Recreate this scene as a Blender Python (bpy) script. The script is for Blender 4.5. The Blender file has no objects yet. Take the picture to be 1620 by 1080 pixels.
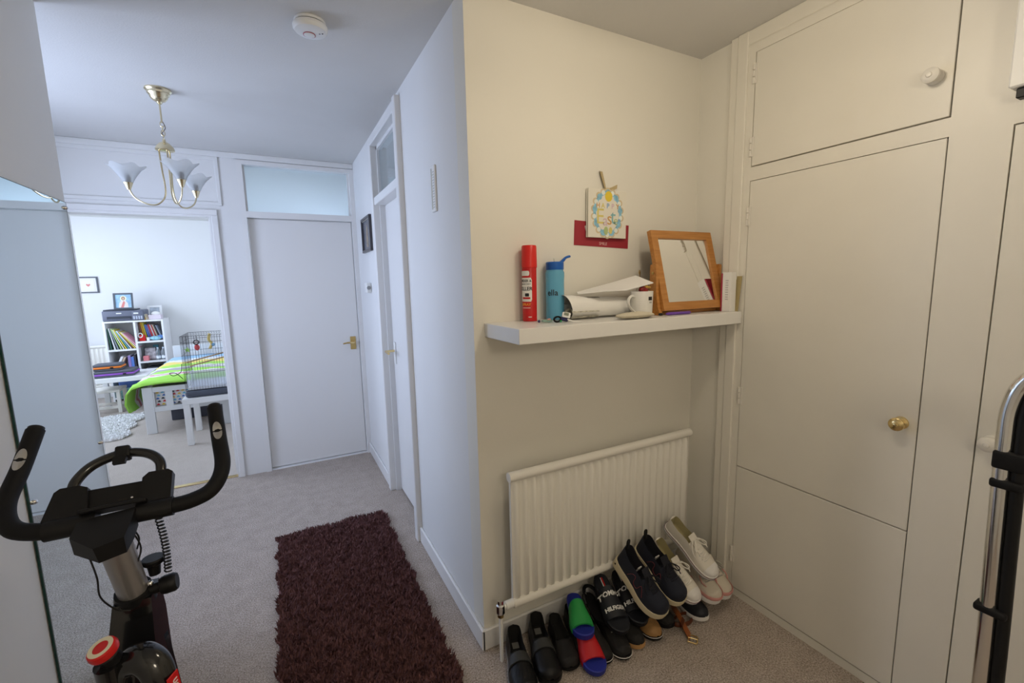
import bpy, bmesh, math, random
from mathutils import Vector, Matrix, Euler
import numpy as np
random.seed(7); rng = np.random.default_rng(7)
PI = math.pi
scene = bpy.context.scene
COL = scene.collection

# ------------------------------------------------------------------ camera, world, lights, exposure
cam_data = bpy.data.cameras.new('camera'); cam = bpy.data.objects.new('camera', cam_data); COL.objects.link(cam)
yaw, pitch, roll = 0.482847, -0.135255, -0.022733
f_ = Vector((math.sin(yaw)*math.cos(pitch), math.cos(yaw)*math.cos(pitch), math.sin(pitch)))
r_ = Vector((math.cos(yaw), -math.sin(yaw), 0)); u_ = r_.cross(f_)
r2 = math.cos(roll)*r_ + math.sin(roll)*u_; u2 = -math.sin(roll)*r_ + math.cos(roll)*u_
cam.matrix_world = Matrix(((r2.x, u2.x, -f_.x, 0), (r2.y, u2.y, -f_.y, 0), (r2.z, u2.z, -f_.z, 1.47), (0, 0, 0, 1)))
cam_data.sensor_width = 36; cam_data.lens = 700.24/1620*36; cam_data.clip_start = 0.02
scene.camera = cam
scene.view_settings.view_transform = 'Standard'; scene.view_settings.look = 'None'
scene.view_settings.gamma = 1; scene.view_settings.use_curve_mapping = False
scene.view_settings.exposure = 0.0

world = bpy.data.worlds.new('world'); scene.world = world; world.use_nodes = True
world.node_tree.nodes['Background'].inputs[0].default_value = (0.72, 0.86, 1, 1)
world.node_tree.nodes['Background'].inputs[1].default_value = 1.0

def area(name, loc, rot, sx, sy, power, color):
    l = bpy.data.lights.new(name, 'AREA'); l.shape = 'RECTANGLE'; l.size = sx; l.size_y = sy; l.energy = power; l.color = color
    o = bpy.data.objects.new(name, l); o.location = loc; o.rotation_euler = rot; COL.objects.link(o); return o
def bulb(name, loc, power, color, radius):
    l = bpy.data.lights.new(name, 'POINT'); l.energy = power; l.color = color; l.shadow_soft_size = radius
    o = bpy.data.objects.new(name, l); o.location = loc; COL.objects.link(o); return o
SKY = (0.60, 0.71, 1.0)
area('bedroom_window_daylight', (-3.12, 6.0, 1.55), (0, -PI/2, 0), 1.4, 2.6, 84, (0.68, 0.79, 1.0))       # daylight in the bedroom window
area('bedroom_fill_daylight', (0.86, 6.3, 1.6), (0, PI/2, 0), 1.2, 1.6, 34, (0.68, 0.79, 1.0))   # fill from an added second window, brightens transom and bookcase
area('hall_fill_daylight', (-1.68, 2.78, 1.5), (0, -PI/2, 0), 1.2, 1.0, 38, SKY)            # fill from an added, unseen side window, brightens the hall
area('side_room_fill_light', (1.86, 2.9, 1.7), (0, PI/2, 0), 1.0, 1.2, 12, SKY)                # added light behind the side door, brightens its transom
bulb('alcove_lamp_light', (1.00, 0.72, 2.17), 7.5, (1.0, 0.86, 0.66), 0.06)                    # ceiling lamp of the alcove
bulb('entrance_fill_light', (0.45, -0.75, 1.80), 16, (1.0, 0.87, 0.69), 0.14)                # added fill lamp behind the camera, lifts the alcove and lower walls

# ------------------------------------------------------------------ materials
MATS = {}
def nodes_of(m):
    m.use_nodes = True; nt = m.node_tree; return nt, nt.nodes['Principled BSDF']
def mat(name, color, rough=0.5, metal=0.0, bump=0.0, bscale=200.0, var=0.0, vscale=8.0, spec=0.5, trans=0.0, emit=None, estr=0, coat=0.0, alpha=1.0, ior=1.45):
    if name in MATS: return MATS[name]
    m = bpy.data.materials.new(name); nt, b = nodes_of(m)
    b.inputs['Base Color'].default_value = (*color, 1); b.inputs['Roughness'].default_value = rough; b.inputs['Metallic'].default_value = metal
    b.inputs['Specular IOR Level'].default_value = spec; b.inputs['Transmission Weight'].default_value = trans
    b.inputs['Coat Weight'].default_value = coat; b.inputs['Alpha'].default_value = alpha; b.inputs['IOR'].default_value = ior
    tc = nt.nodes.new('ShaderNodeTexCoord')
    if emit:
        b.inputs['Emission Color'].default_value = (*emit, 1); b.inputs['Emission Strength'].default_value = estr
    if bump:
        n = nt.nodes.new('ShaderNodeTexNoise'); n.inputs['Scale'].default_value = bscale; n.inputs['Detail'].default_value = 3
        bp = nt.nodes.new('ShaderNodeBump'); bp.inputs['Strength'].default_value = bump; bp.inputs['Distance'].default_value = 0.004
        nt.links.new(tc.outputs['Object'], n.inputs['Vector']); nt.links.new(n.outputs['Fac'], bp.inputs['Height']); nt.links.new(bp.outputs['Normal'], b.inputs['Normal'])
    if var:
        n2 = nt.nodes.new('ShaderNodeTexNoise'); n2.inputs['Scale'].default_value = vscale; n2.inputs['Detail'].default_value = 4
        r = nt.nodes.new('ShaderNodeValToRGB')
        r.color_ramp.elements[0].position = 0.3; r.color_ramp.elements[1].position = 0.7
        r.color_ramp.elements[0].color = (*[c*(1-var) for c in color], 1); r.color_ramp.elements[1].color = (*[min(1, c*(1+var)) for c in color], 1)
        nt.links.new(tc.outputs['Object'], n2.inputs['Vector']); nt.links.new(n2.outputs['Fac'], r.inputs[0]); nt.links.new(r.outputs[0], b.inputs['Base Color'])
    MATS[name] = m; return m

def carpet_mat(name, c0, c1, c2):
    m = bpy.data.materials.new(name); nt, b = nodes_of(m); N = nt.nodes.new; L = nt.links.new
    tc = N('ShaderNodeTexCoord')
    n = N('ShaderNodeTexNoise'); n.inputs['Scale'].default_value = 170; n.inputs['Detail'].default_value = 2.5; n.inputs['Roughness'].default_value = 0.7
    n3 = N('ShaderNodeTexNoise'); n3.inputs['Scale'].default_value = 14; n3.inputs['Detail'].default_value = 4
    v = N('ShaderNodeTexVoronoi'); v.inputs['Scale'].default_value = 210
    mx = N('ShaderNodeMath'); mx.operation = 'MULTIPLY_ADD'; mx.inputs[1].default_value = 0.16
    r = N('ShaderNodeValToRGB'); e = r.color_ramp.elements
    e[0].position = 0.36; e[0].color = (*c0, 1); e[1].position = 0.74; e[1].color = (*c2, 1); k = e.new(0.55); k.color = (*c1, 1)
    bp = N('ShaderNodeBump'); bp.inputs['Strength'].default_value = 0.55; bp.inputs['Distance'].default_value = 0.006
    for q in (n, n3, v): L(tc.outputs['Object'], q.inputs['Vector'])
    L(n3.outputs['Fac'], mx.inputs[0]); L(n.outputs['Fac'], mx.inputs[2]); L(mx.outputs[0], r.inputs[0]); L(r.outputs[0], b.inputs['Base Color'])
    L(v.outputs['Distance'], bp.inputs['Height']); L(bp.outputs['Normal'], b.inputs['Normal'])
    b.inputs['Roughness'].default_value = 0.95; b.inputs['Specular IOR Level'].default_value = 0.1
    return m
def wood_mat(name, c0, c1, scale=(3, 40, 40)):
    m = bpy.data.materials.new(name); nt, b = nodes_of(m); N = nt.nodes.new; L = nt.links.new
    tc = N('ShaderNodeTexCoord'); mp = N('ShaderNodeMapping'); mp.inputs['Scale'].default_value = scale
    n = N('ShaderNodeTexNoise'); n.inputs['Scale'].default_value = 2.2; n.inputs['Detail'].default_value = 5; n.inputs['Distortion'].default_value = 0.6
    r = N('ShaderNodeValToRGB'); e = r.color_ramp.elements
    e[0].position = 0.3; e[0].color = (*c0, 1); e[1].position = 0.72; e[1].color = (*c1, 1)
    L(tc.outputs['Object'], mp.inputs[0]); L(mp.outputs[0], n.inputs['Vector']); L(n.outputs['Fac'], r.inputs[0]); L(r.outputs[0], b.inputs['Base Color'])
    b.inputs['Roughness'].default_value = 0.35; return m
def band_mat(name, stops, axis=1, noise=0.0):
    """fabric printed in bands along one object axis; stops = [(coordinate 0..1, colour)]"""
    m = bpy.data.materials.new(name); nt, b = nodes_of(m); N = nt.nodes.new; L = nt.links.new
    tc = N('ShaderNodeTexCoord'); sp = N('ShaderNodeSeparateXYZ'); L(tc.outputs['Generated'], sp.inputs[0])
    r = N('ShaderNodeValToRGB'); r.color_ramp.interpolation = 'CONSTANT'; e = r.color_ramp.elements
    while len(e) > 1: e.remove(e[-1])
    e[0].position = stops[0][0]; e[0].color = (*stops[0][1], 1)
    for p, c in stops[1:]: k = e.new(p); k.color = (*c, 1)
    n = N('ShaderNodeTexNoise'); n.inputs['Scale'].default_value = 9; L(tc.outputs['Object'], n.inputs['Vector'])
    ma = N('ShaderNodeMath'); ma.operation = 'MULTIPLY_ADD'; ma.inputs[1].default_value = noise; L(n.outputs['Fac'], ma.inputs[0]); L(sp.outputs[axis], ma.inputs[2])
    L(ma.outputs[0], r.inputs[0]); L(r.outputs[0], b.inputs['Base Color'])
    bp = N('ShaderNodeBump'); bp.inputs['Strength'].default_value = 0.3; bp.inputs['Distance'].default_value = 0.02; L(n.outputs['Fac'], bp.inputs['Height']); L(bp.outputs['Normal'], b.inputs['Normal'])
    b.inputs['Roughness'].default_value = 0.9; return m

WALL = mat('hall_wall_paint', (0.78, 0.78, 0.77), 0.6, bump=0.05, bscale=120, var=0.012, vscale=3)
CREAM = mat('alcove_wall_paint', (0.80, 0.775, 0.70), 0.55, bump=0.05, bscale=120, var=0.012, vscale=3)
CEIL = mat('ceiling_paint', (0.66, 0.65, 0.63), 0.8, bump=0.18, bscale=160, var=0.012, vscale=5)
GLOSSW = mat('white_gloss_woodwork', (0.79, 0.785, 0.775), 0.35, bump=0.03, bscale=60)
CUPB = mat('cream_cupboard_paint', (0.78, 0.75, 0.67), 0.42, bump=0.06, bscale=45, var=0.015, vscale=6)
RADW = mat('radiator_enamel', (0.82, 0.80, 0.74), 0.35)
SHELFW = mat('white_foil_board', (0.84, 0.83, 0.80), 0.3)
CARPET = carpet_mat('hall_carpet', (0.20, 0.165, 0.135), (0.42, 0.355, 0.305), (0.64, 0.56, 0.50))
CARPET2 = carpet_mat('bedroom_carpet', (0.42, 0.36, 0.31), (0.50, 0.44, 0.39), (0.60, 0.54, 0.49))
BEDWALL = mat('bedroom_wall_paint', (0.76, 0.76, 0.76), 0.7, bump=0.04, bscale=100)
BRASS = mat('polished_brass', (0.80, 0.62, 0.30), 0.22, 1.0)
BRASSDK = mat('aged_brass', (0.55, 0.40, 0.16), 0.3, 1.0)
CHROME = mat('chrome', (0.80, 0.80, 0.80), 0.12, 1.0)
STEEL = mat('brushed_steel', (0.55, 0.54, 0.52), 0.3, 1.0)
BLACKP = mat('black_plastic', (0.008, 0.008, 0.009), 0.42, bump=0.03, bscale=300, spec=0.3)
BLACKG = mat('black_gloss_paint', (0.008, 0.008, 0.009), 0.15, coat=0.4)
BLACKF = mat('black_foam', (0.007, 0.007, 0.008), 0.6, bump=0.1, bscale=500, spec=0.25)
BLACKC = mat('black_cable', (0.01, 0.01, 0.01), 0.5)
SILVERP = mat('silver_paint', (0.34, 0.33, 0.33), 0.32, 0.6)
MIRROR = mat('mirror_glass', (0.73, 0.80, 0.80), 0.0, 1.0)
MIRROR2 = mat('small_mirror_glass', (0.90, 0.90, 0.88), 0.0, 1.0)
GEDGE = mat('green_glass_edge', (0.005, 0.04, 0.025), 0.15)
WHITEP = mat('white_plastic', (0.82, 0.82, 0.80), 0.4)
PAPER = mat('white_paper', (0.84, 0.83, 0.80), 0.75, bump=0.05, bscale=40)
RED = mat('red_paint', (0.62, 0.012, 0.012), 0.3)
DARK = mat('dark_void', (0.02, 0.018, 0.016), 0.9)

# ------------------------------------------------------------------ geometry helpers
class G:
    def __init__(s): s.v = []; s.f = []
    def add(s, v, f):
        k = len(s.v); s.v += [Vector(p) for p in v]; s.f += [tuple(i+k for i in q) for q in f]; return s
    def __iadd__(s, o): s.add(o.v, o.f); return s
    def tf(s, m): s.v = [m @ p for p in s.v]; return s
    def mv(s, x, y, z): return s.tf(Matrix.Translation((x, y, z)))
    def warp(s, fn): s.v = [Vector(fn(p)) for p in s.v]; return s
def R(ax, deg): return Matrix.Rotation(math.radians(deg), 4, ax)
def T(x, y, z): return Matrix.Translation((x, y, z))
def from_bm(bm):
    g = G(); bm.verts.index_update(); g.v = [v.co.copy() for v in bm.verts]; g.f = [tuple(v.index for v in f.verts) for f in bm.faces]; bm.free(); return g
def box(x0, x1, y0, y1, z0, z1, b=0.0, seg=None):
    seg = seg or (1 if b < 0.0055 else 3)
    if not b:
        v = [(x, y, z) for z in (z0, z1) for y in (y0, y1) for x in (x0, x1)]
        return G().add(v, [(0, 2, 3, 1), (4, 5, 7, 6), (0, 1, 5, 4), (2, 6, 7, 3), (0, 4, 6, 2), (1, 3, 7, 5)])
    bm = bmesh.new(); bmesh.ops.create_cube(bm, size=1)
    for v in bm.verts: v.co = Vector(((x0+x1)/2+v.co.x*(x1-x0), (y0+y1)/2+v.co.y*(y1-y0), (z0+z1)/2+v.co.z*(z1-z0)))
    bmesh.ops.bevel(bm, geom=bm.edges[:], offset=b, segments=seg, affect='EDGES', profile=0.5)
    return from_bm(bm)
def cbox(cx, cy, cz, sx, sy, sz, b=0.0): return box(cx-sx/2, cx+sx/2, cy-sy/2, cy+sy/2, cz-sz/2, cz+sz/2, b)
def smooth_path(pts, n=8):
    P = [Vector(p) for p in pts]; out = []
    for i in range(len(P)-1):
        p0 = P[max(i-1, 0)]; p1 = P[i]; p2 = P[i+1]; p3 = P[min(i+2, len(P)-1)]
        for k in range(n):
            t = k/n
            out.append(0.5*((2*p1)+(-p0+p2)*t+(2*p0-5*p1+4*p2-p3)*t*t+(-p0+3*p1-3*p2+p3)*t**3))
    out.append(P[-1]); return out
def tube(pts, r, n=10, cap=True, sx=1.0, sy=1.0, closed=False):
    P = [Vector(p) for p in pts]; m = len(P); rr = r if isinstance(r, (list, tuple)) else [r]*m
    g = G(); t0 = (P[1]-P[0]).normalized(); ref = Vector((0, 0, 1)) if abs(t0.z) < 0.9 else Vector((1, 0, 0))
    nrm = (ref - t0*ref.dot(t0)).normalized()
    for i in range(m):
        if closed: t = (P[(i+1) % m]-P[i-1]).normalized()
        else: t = (P[min(i+1, m-1)]-P[max(i-1, 0)]).normalized()
        nrm = (nrm - t*nrm.dot(t)).normalized(); bn = t.cross(nrm)
        g.v += [P[i]+(nrm*math.cos(2*PI*k/n)*sx+bn*math.sin(2*PI*k/n)*sy)*rr[i] for k in range(n)]
    for i in range(m if closed else m-1):
        j = (i+1) % m
        g.f += [(i*n+k, i*n+(k+1) % n, j*n+(k+1) % n, j*n+k) for k in range(n)]
    if cap and not closed:
        g.f.append(tuple(range(n-1, -1, -1))); g.f.append(tuple((m-1)*n+k for k in range(n)))
    return g
def lathe(prof, n=24, m=None, cap=True):
    g = G()
    for r, z in prof: g.v += [Vector((r*math.cos(2*PI*k/n), r*math.sin(2*PI*k/n), z)) for k in range(n)]
    for i in range(len(prof)-1): g.f += [(i*n+k, i*n+(k+1) % n, (i+1)*n+(k+1) % n, (i+1)*n+k) for k in range(n)]
    if cap:
        if prof[0][0] > 1e-5: g.f.append(tuple(range(n-1, -1, -1)))
        if prof[-1][0] > 1e-5: g.f.append(tuple((len(prof)-1)*n+k for k in range(n)))
    return g.tf(m) if m else g
def strip_cap(n, base, flip):
    h = n//2; out = []
    for k in range(h-1):
        q = (base+k, base+k+1, base+n-2-k, base+n-1-k); out.append(q[::-1] if flip else q)
    return out
def loft(rings, closed=True, cap=True):
    n = len(rings[0]); g = G()
    for r in rings: g.v += [Vector(p) for p in r]
    for i in range(len(rings)-1):
        for k in range(n if closed else n-1):
            g.f.append((i*n+k, i*n+(k+1) % n, (i+1)*n+(k+1) % n, (i+1)*n+k))
    if cap == 'strip': g.f += strip_cap(n, 0, True)+strip_cap(n, (len(rings)-1)*n, False)
    elif cap and closed: g.f.append(tuple(range(n-1, -1, -1))); g.f.append(tuple((len(rings)-1)*n+k for k in range(n)))
    return g
def prism(poly, h0, h1, m=None):
    n = len(poly); g = G(); g.v = [Vector((x, y, h0)) for x, y in poly]+[Vector((x, y, h1)) for x, y in poly]
    g.f = [tuple(range(n-1, -1, -1)), tuple(range(n, 2*n))]+[(k, (k+1) % n, n+(k+1) % n, n+k) for k in range(n)]
    return g.tf(m) if m else g
def ball(c, r, n=14, sx=1, sy=1, sz=1):
    g = lathe([(r*math.sin(PI*i/n), -r*math.cos(PI*i/n)) for i in range(n+1)], n+4, cap=False)
    return g.tf(T(*c) @ Matrix.Diagonal((sx, sy, sz, 1)))
def ell(cx, cy, rx, ry, n=28): return [(cx+rx*math.cos(2*PI*k/n), cy+ry*math.sin(2*PI*k/n)) for k in range(n)]
def text(s, size, depth=0.0006, bold=0.0, align='CENTER'):
    c = bpy.data.curves.new('lettering', 'FONT'); c.body = s; c.size = size; c.align_x = align; c.align_y = 'CENTER'
    c.extrude = depth; c.offset = bold*size; c.resolution_u = 3
    o = bpy.data.objects.new('lettering', c); COL.objects.link(o)
    dg = bpy.context.evaluated_depsgraph_get(); dg.update(); e = o.evaluated_get(dg); me = e.to_mesh()
    g = G(); g.v = [v.co.copy() for v in me.vertices]; g.f = [tuple(p.vertices) for p in me.polygons]
    e.to_mesh_clear(); bpy.data.objects.remove(o); bpy.data.curves.remove(c); return g

# ------------------------------------------------------------------ object helpers
def link_mesh(name, g, m, parent=None, local=False, angle=35, loc=None):
    me = bpy.data.meshes.new(name)
    vs = g.v
    if parent is not None and not local:
        mi = WM[parent.name].inverted(); vs = [mi @ p for p in vs]
    if loc is not None: vs = [p-Vector(loc) for p in vs]
    me.from_pydata([tuple(p) for p in vs], [], g.f); me.update()
    for p in me.polygons: p.use_smooth = True
    me.set_sharp_from_angle(angle=math.radians(angle))
    if m: me.materials.append(m)
    o = bpy.data.objects.new(name, me); COL.objects.link(o)
    if loc is not None: o.location = loc
    if parent is not None: o.parent = parent
    WM[o.name] = (WM[parent.name] if parent is not None else Matrix.Translation(loc or (0, 0, 0))).copy()
    return o
WM = {}
def thing(name, label, cat, loc=(0, 0, 0), rotz=0, group=None, matrix=None):
    o = bpy.data.objects.new(name, None); COL.objects.link(o); o.empty_display_size = 0.05
    o.matrix_world = matrix if matrix is not None else T(*loc) @ R('Z', rotz)
    WM[o.name] = o.matrix_world.copy(); o['label'] = label; o['category'] = cat
    if group: o['group'] = group
    return o
def part(name, g, m, parent, label=None, local=False, stuff=False, angle=35):
    o = link_mesh(name, g, m, parent, local, angle)
    if label: o['label'] = label
    if stuff: o['kind'] = 'stuff'
    return o
def single(name, g, m, label, cat, loc, group=None, angle=35):
    o = link_mesh(name, g, m, None, loc=loc, angle=angle); o['label'] = label; o['category'] = cat
    if group: o['group'] = group
    return o
def struct(name, g, m, parent=None, angle=35):
    o = link_mesh(name, g, m, parent, angle=angle)
    if parent is None: o['kind'] = 'structure'
    return o
def copy_tree(o, parent=None):
    c = o.copy(); COL.objects.link(c)
    if parent is not None: c.parent = parent
    WM[c.name] = c.matrix_world.copy()
    for ch in o.children: copy_tree(ch, c)
    return c

# ================================================================== SETTING
XR, YS, YF, H = 0.625, 1.49, 3.925, 2.44          # hall right wall, shelf wall, far wall, ceiling height
XC, XM = 1.777, -0.645                            # alcove right wall, mirror wall
struct('floor', box(-1.7, 1.95, -1.4, 3.985, -0.05, 0), CARPET)
struct('floor_bedroom', box(-3.2, 1.95, 3.985, 8.1, -0.05, 0.0), CARPET2)
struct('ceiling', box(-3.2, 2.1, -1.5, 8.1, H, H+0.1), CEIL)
struct('wall_shelf', box(XR, 1.95, YS, YS+0.1, 0, H), CREAM)
struct('wall_alcove_right', box(XC, XC+0.02, 1.20, YS, 0, H), CREAM)
struct('wall_cupboard_back', box(1.93, 2.0, -1.4, 8.1, 0, H), DARK)
# hall right wall with the side door's opening
D2A, D2B = 2.37, 3.11
g = box(XR, XR+0.1, YS+0.1, D2A, 0, H); g += box(XR, XR+0.1, D2B, YF, 0, H); g += box(XR, XR+0.1, D2A, D2B, 2.395, H)
struct('wall_hall_right', g, WALL)
# far wall with the bedroom doorway and the shut door
g = box(-1.7, -1.20, YF, YF+0.1, 0, H); g += box(-0.36, -0.18, YF, YF+0.1, 0, H); g += box(0.615, 1.95, YF, YF+0.1, 0, H)
g += box(-1.20, -0.36, YF, YF+0.1, 2.0, H); g += box(-0.18, 0.615, YF, YF+0.1, 2.395, H)
struct('wall_far', g, WALL)
struct('wall_mirror_side', box(XM-0.1, XM, -1.4, 2.19, 0, H), WALL)
struct('wall_hall_return', box(-1.7, XM-0.1, 2.09, 2.19, 0, H), WALL)
g = box(-1.62, -1.5, 2.19, YF, 0, 0.9); g += box(-1.62, -1.5, 2.19, YF, 2.1, H); g += box(-1.62, -1.5, 2.19, 2.28, 0.9, 2.1); g += box(-1.62, -1.5, 3.28, YF, 0.9, 2.1)
struct('wall_hall_left', g, WALL)
struct('wall_behind_camera', box(XM-0.1, 1.95, -1.5, -1.4, 0, H), CREAM)
# bedroom shell
YB = 7.93
struct('wall_bedroom_far', box(-3.2, 1.95, YB, YB+0.1, 0, H), BEDWALL)
g = box(-3.1, -3.0, 4.0, YB, 0, 0.85); g += box(-3.1, -3.0, 4.0, YB, 2.25, H); g += box(-3.1, -3.0, 4.0, 4.7, 0.85, 2.25); g += box(-3.1, -3.0, 7.3, YB, 0.85, 2.25)
struct('wall_bedroom_left', g, BEDWALL)
g = box(0.75, 0.85, YF+0.1, YB, 0, 1.0); g += box(0.75, 0.85, YF+0.1, YB, 2.2, H); g += box(0.75, 0.85, YF+0.1, 5.5, 1.0, 2.2); g += box(0.75, 0.85, 7.1, YB, 1.0, 2.2)
struct('wall_bedroom_right', g, BEDWALL)
struct('wall_bedroom_near', box(-3.1, -1.7, YF, YF+0.1, 0, H), BEDWALL)
# windows outside the frame: plain white frames round the openings
def window_frame(n, x, y0, y1, z0, z1):
    w = 0.05; g = box(x-0.06, x, y0, y0+w, z0, z1); g += box(x-0.06, x, y1-w, y1, z0, z1); g += box(x-0.06, x, y0, y1, z0, z0+w); g += box(x-0.06, x, y0, y1, z1-w, z1)
    g += box(x-0.05, x-0.01, (y0+y1)/2-0.03, (y0+y1)/2+0.03, z0, z1)
    o = struct('window_%d' % n, g, GLOSSW); part('window_sill', box(x-0.05, x+0.14, y0-0.04, y1+0.04, z0-0.03, z0, 0.005), GLOSSW, o)
window_frame(1, -3.02, 4.7, 7.3, 0.85, 2.25)
window_frame(5, 0.84, 5.5, 7.1, 1.0, 2.2)  # second bedroom window, added to let in more light
window_frame(2, -1.52, 2.28, 3.28, 0.9, 2.1)  # unseen hall window, made up to carry the hall fill

# skirting
def skirting(name, poly_boxes):
    g = G()
    for a in poly_boxes: g += box(*a, 0.004)
    struct(name, g, GLOSSW)
skirting('baseboard_hall_right', [(XR-0.014, XR, YS-0.014, D2A-0.01, 0, 0.09), (XR-0.014, XR, D2B+0.012, YF, 0, 0.09)])
skirting('baseboard_shelf', [(XR-0.0135, XC, YS-0.014, YS, 0, 0.0895)])
skirting('baseboard_far', [(-1.5, -1.17, YF-0.014, YF, 0, 0.09)])
skirting('baseboard_mirror_side', [(XM, XM+0.012, -1.4, 2.19, 0, 0.09), (XM-0.1, XM+0.012, 2.19, 2.204, 0, 0.09)])
skirting('baseboard_bedroom', [(-3.0, 0.75, YB-0.015, YB, 0, 0.1)])

# bedroom doorway: jambs, architrave, boarded panel above
g = box(-1.20, -1.175, YF-0.012, YF+0.115, 0, 1.975); g += box(-0.385, -0.36, YF-0.012, YF+0.115, 0, 1.975); g += box(-1.20, -0.36, YF-0.0121, YF+0.1151, 1.975, 2.0)
g += box(-1.24, -1.19, YF-0.02, YF, 0, 1.99, 0.004); g += box(-0.375, -0.335, YF-0.02, YF, 0, 1.99, 0.004); g += box(-1.24, -0.335, YF-0.021, YF, 1.99, 2.03, 0.004)
g += box(-1.175, -1.163, YF+0.05, YF+0.07, 0, 1.975); g += box(-0.40, -0.385, YF+0.05, YF+0.07, 0, 1.975)
dw = struct('door_frame_bedroom', g, GLOSSW)
struct('trim_threshold', box(-1.175, -0.385, YF+0.01, YF+0.05, 0, 0.007, 0.002), BRASS)
g = box(-1.20, -0.30, YF-0.012, YF, 2.06, 2.085, 0.003); g += box(-1.20, -0.30, YF-0.012, YF, 2.375, 2.40, 0.003); g += box(-1.20, -1.175, YF-0.0118, YF, 2.06, 2.40, 0.003); g += box(-0.325, -0.30, YF-0.0118, YF, 2.06, 2.40, 0.003)
struct('trim_doorway_panel', g, WALL)
struct('trim_far_ceiling', box(-1.5, XR, YF-0.015, YF, 2.40, H, 0.004), WALL)

# shut door at the end of the hall with its transom light
g = box(-0.19, -0.153, YF-0.012, YF+0.1, 0, 2.395); g += box(0.592, 0.625, YF-0.012, YF+0.1, 0, 2.395)
g += box(-0.19, 0.625, YF-0.0118, YF+0.1, 1.985, 2.03); g += box(-0.19, 0.625, YF-0.0118, YF+0.1, 2.365, 2.395)
g += box(-0.153, -0.141, YF+0.03, YF+0.06, 2.03, 2.365); g += box(0.58, 0.592, YF+0.03, YF+0.06, 2.03, 2.365)
struct('door_frame_far', g, GLOSSW)
d1 = struct('door_1', box(-0.150, 0.589, YF+0.03, YF+0.07, 0.012, 1.982, 0.003), GLOSSW)
hp = part('handle_plate', box(0.517, 0.562, YF+0.022, YF+0.030, 0.925, 1.035, 0.003), BRASSDK, d1)
part('door_handle', tube(smooth_path([(0.54, YF+0.022, 0.988), (0.54, YF-0.02, 0.988), (0.525, YF-0.03, 0.988), (0.49, YF-0.03, 0.990), (0.452, YF-0.026, 0.984)], 5), [0.008]*16+[0.007, 0.007, 0.0065, 0.006, 0.005], 10), BRASS, d1)
GLASSB = mat('pale_blue_obscured_glass', (0.82, 0.93, 1.0), 0.45, trans=1.0, bump=0.1, bscale=60)
GLASSG = mat('grey_green_glass', (0.86, 0.95, 0.95), 0.08, trans=1.0)
struct('window_3', box(-0.153, 0.592, YF+0.045, YF+0.051, 2.03, 2.365), GLASSB)
struct('trim_door_sill', box(-0.153, 0.592, YF+0.0, YF+0.06, 0, 0.006), GLOSSW)

# side door in the right wall
fw = 0.055
g = box(XR-0.03, XR+0.1, D2A-0.02, D2A+fw-0.02, 0, 2.41, 0.004); g += box(XR-0.022, XR+0.1, D2B-fw+0.02, D2B+0.02, 0, 2.41, 0.004)
g += box(XR-0.022, XR+0.1, D2A+0.03, D2B-0.03, 2.355, 2.408, 0.004); g += box(XR-0.012, XR+0.1, D2A+0.03, D2B-0.03, 1.985, 2.035, 0.004)
g += box(XR+0.02, XR+0.06, D2B-0.05, D2B-0.03, 0, 2.36); g += box(XR+0.02, XR+0.06, D2A+0.03, D2A+0.05, 0, 2.36); g += box(XR+0.02, XR+0.06, D2A+0.03, D2B-0.03, 2.335, 2.357)
struct('door_frame_side', g, GLOSSW)
d2 = struct('door_2', box(XR+0.055, XR+0.095, D2A+0.04, D2B-0.045, 0.01, 1.985, 0.003), GLOSSW)
part('handle_plate', box(XR+0.047, XR+0.056, D2B-0.125, D2B-0.085, 0.93, 1.08, 0.003), WHITEP, d2)
part('door_handle', tube(smooth_path([(XR+0.05, D2B-0.105, 1.02), (XR-0.005, D2B-0.105, 1.02), (XR-0.012, D2B-0.125, 1.02), (XR-0.012, D2B-0.20, 1.018)], 5), 0.008, 10), BRASS, d2)
struct('window_4', box(XR+0.035, XR+0.041, D2A+0.03, D2B-0.03, 2.03, 2.34), GLASSG)
struct('wall_side_room', box(1.80, 1.90, 1.6, 2.2, 0, H), WALL)

# ================================================================== BUILT-IN CUPBOARDS
XF = 1.762
cup = thing('built_in_cupboard', 'floor to ceiling cream painted built-in cupboard right of the radiator', 'cupboard', (XF, 0.6, 0))
g = box(XF, XF+0.03, 1.216, 1.325, 0, H); g += box(XF-0.010, XF+0.004, 1.245, 1.290, 0, H, 0.003); g += box(XF-0.005, XF+0.004, 1.293, 1.325, 0, H, 0.002)
g += box(XF, XF+0.03, 0.471, 0.600, 0, H); g += box(XF, XF+0.03, 0.600, 1.216, 1.857, 1.910); g += box(XF, XF+0.03, 0.600, 1.216, 2.350, H)
g += box(XF-0.006, XF, -1.4, 1.25, 2.385, H, 0.003)
g += box(XF+0.004, XF+0.03, 0.600, 1.216, 0, 0.035); g += box(XF, XF+0.03, -1.4, 0.471, 1.852, H); g += box(XF, XF+0.03, -1.4, -0.3, 0, 1.852); g += box(XF+0.02, XF+0.03, -0.3, 0.47, 0, 0.01)
part('frame', g, CUPB, cup)
KNOBW = mat('cream_knob_paint', (0.76, 0.73, 0.66), 0.3)
def knob(parent, y, z, m, name='knob', label=None):
    mm = T(XF, y, z) @ R('Y', -90)
    part(name, lathe([(0.021, 0), (0.020, 0.004), (0.010, 0.008), (0.0095, 0.016), (0.016, 0.022), (0.0215, 0.029), (0.021, 0.036), (0.014, 0.041), (0.008, 0.042), (0.006, 0.045), (0, 0.046)], 24, mm), m, parent, label)
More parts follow.
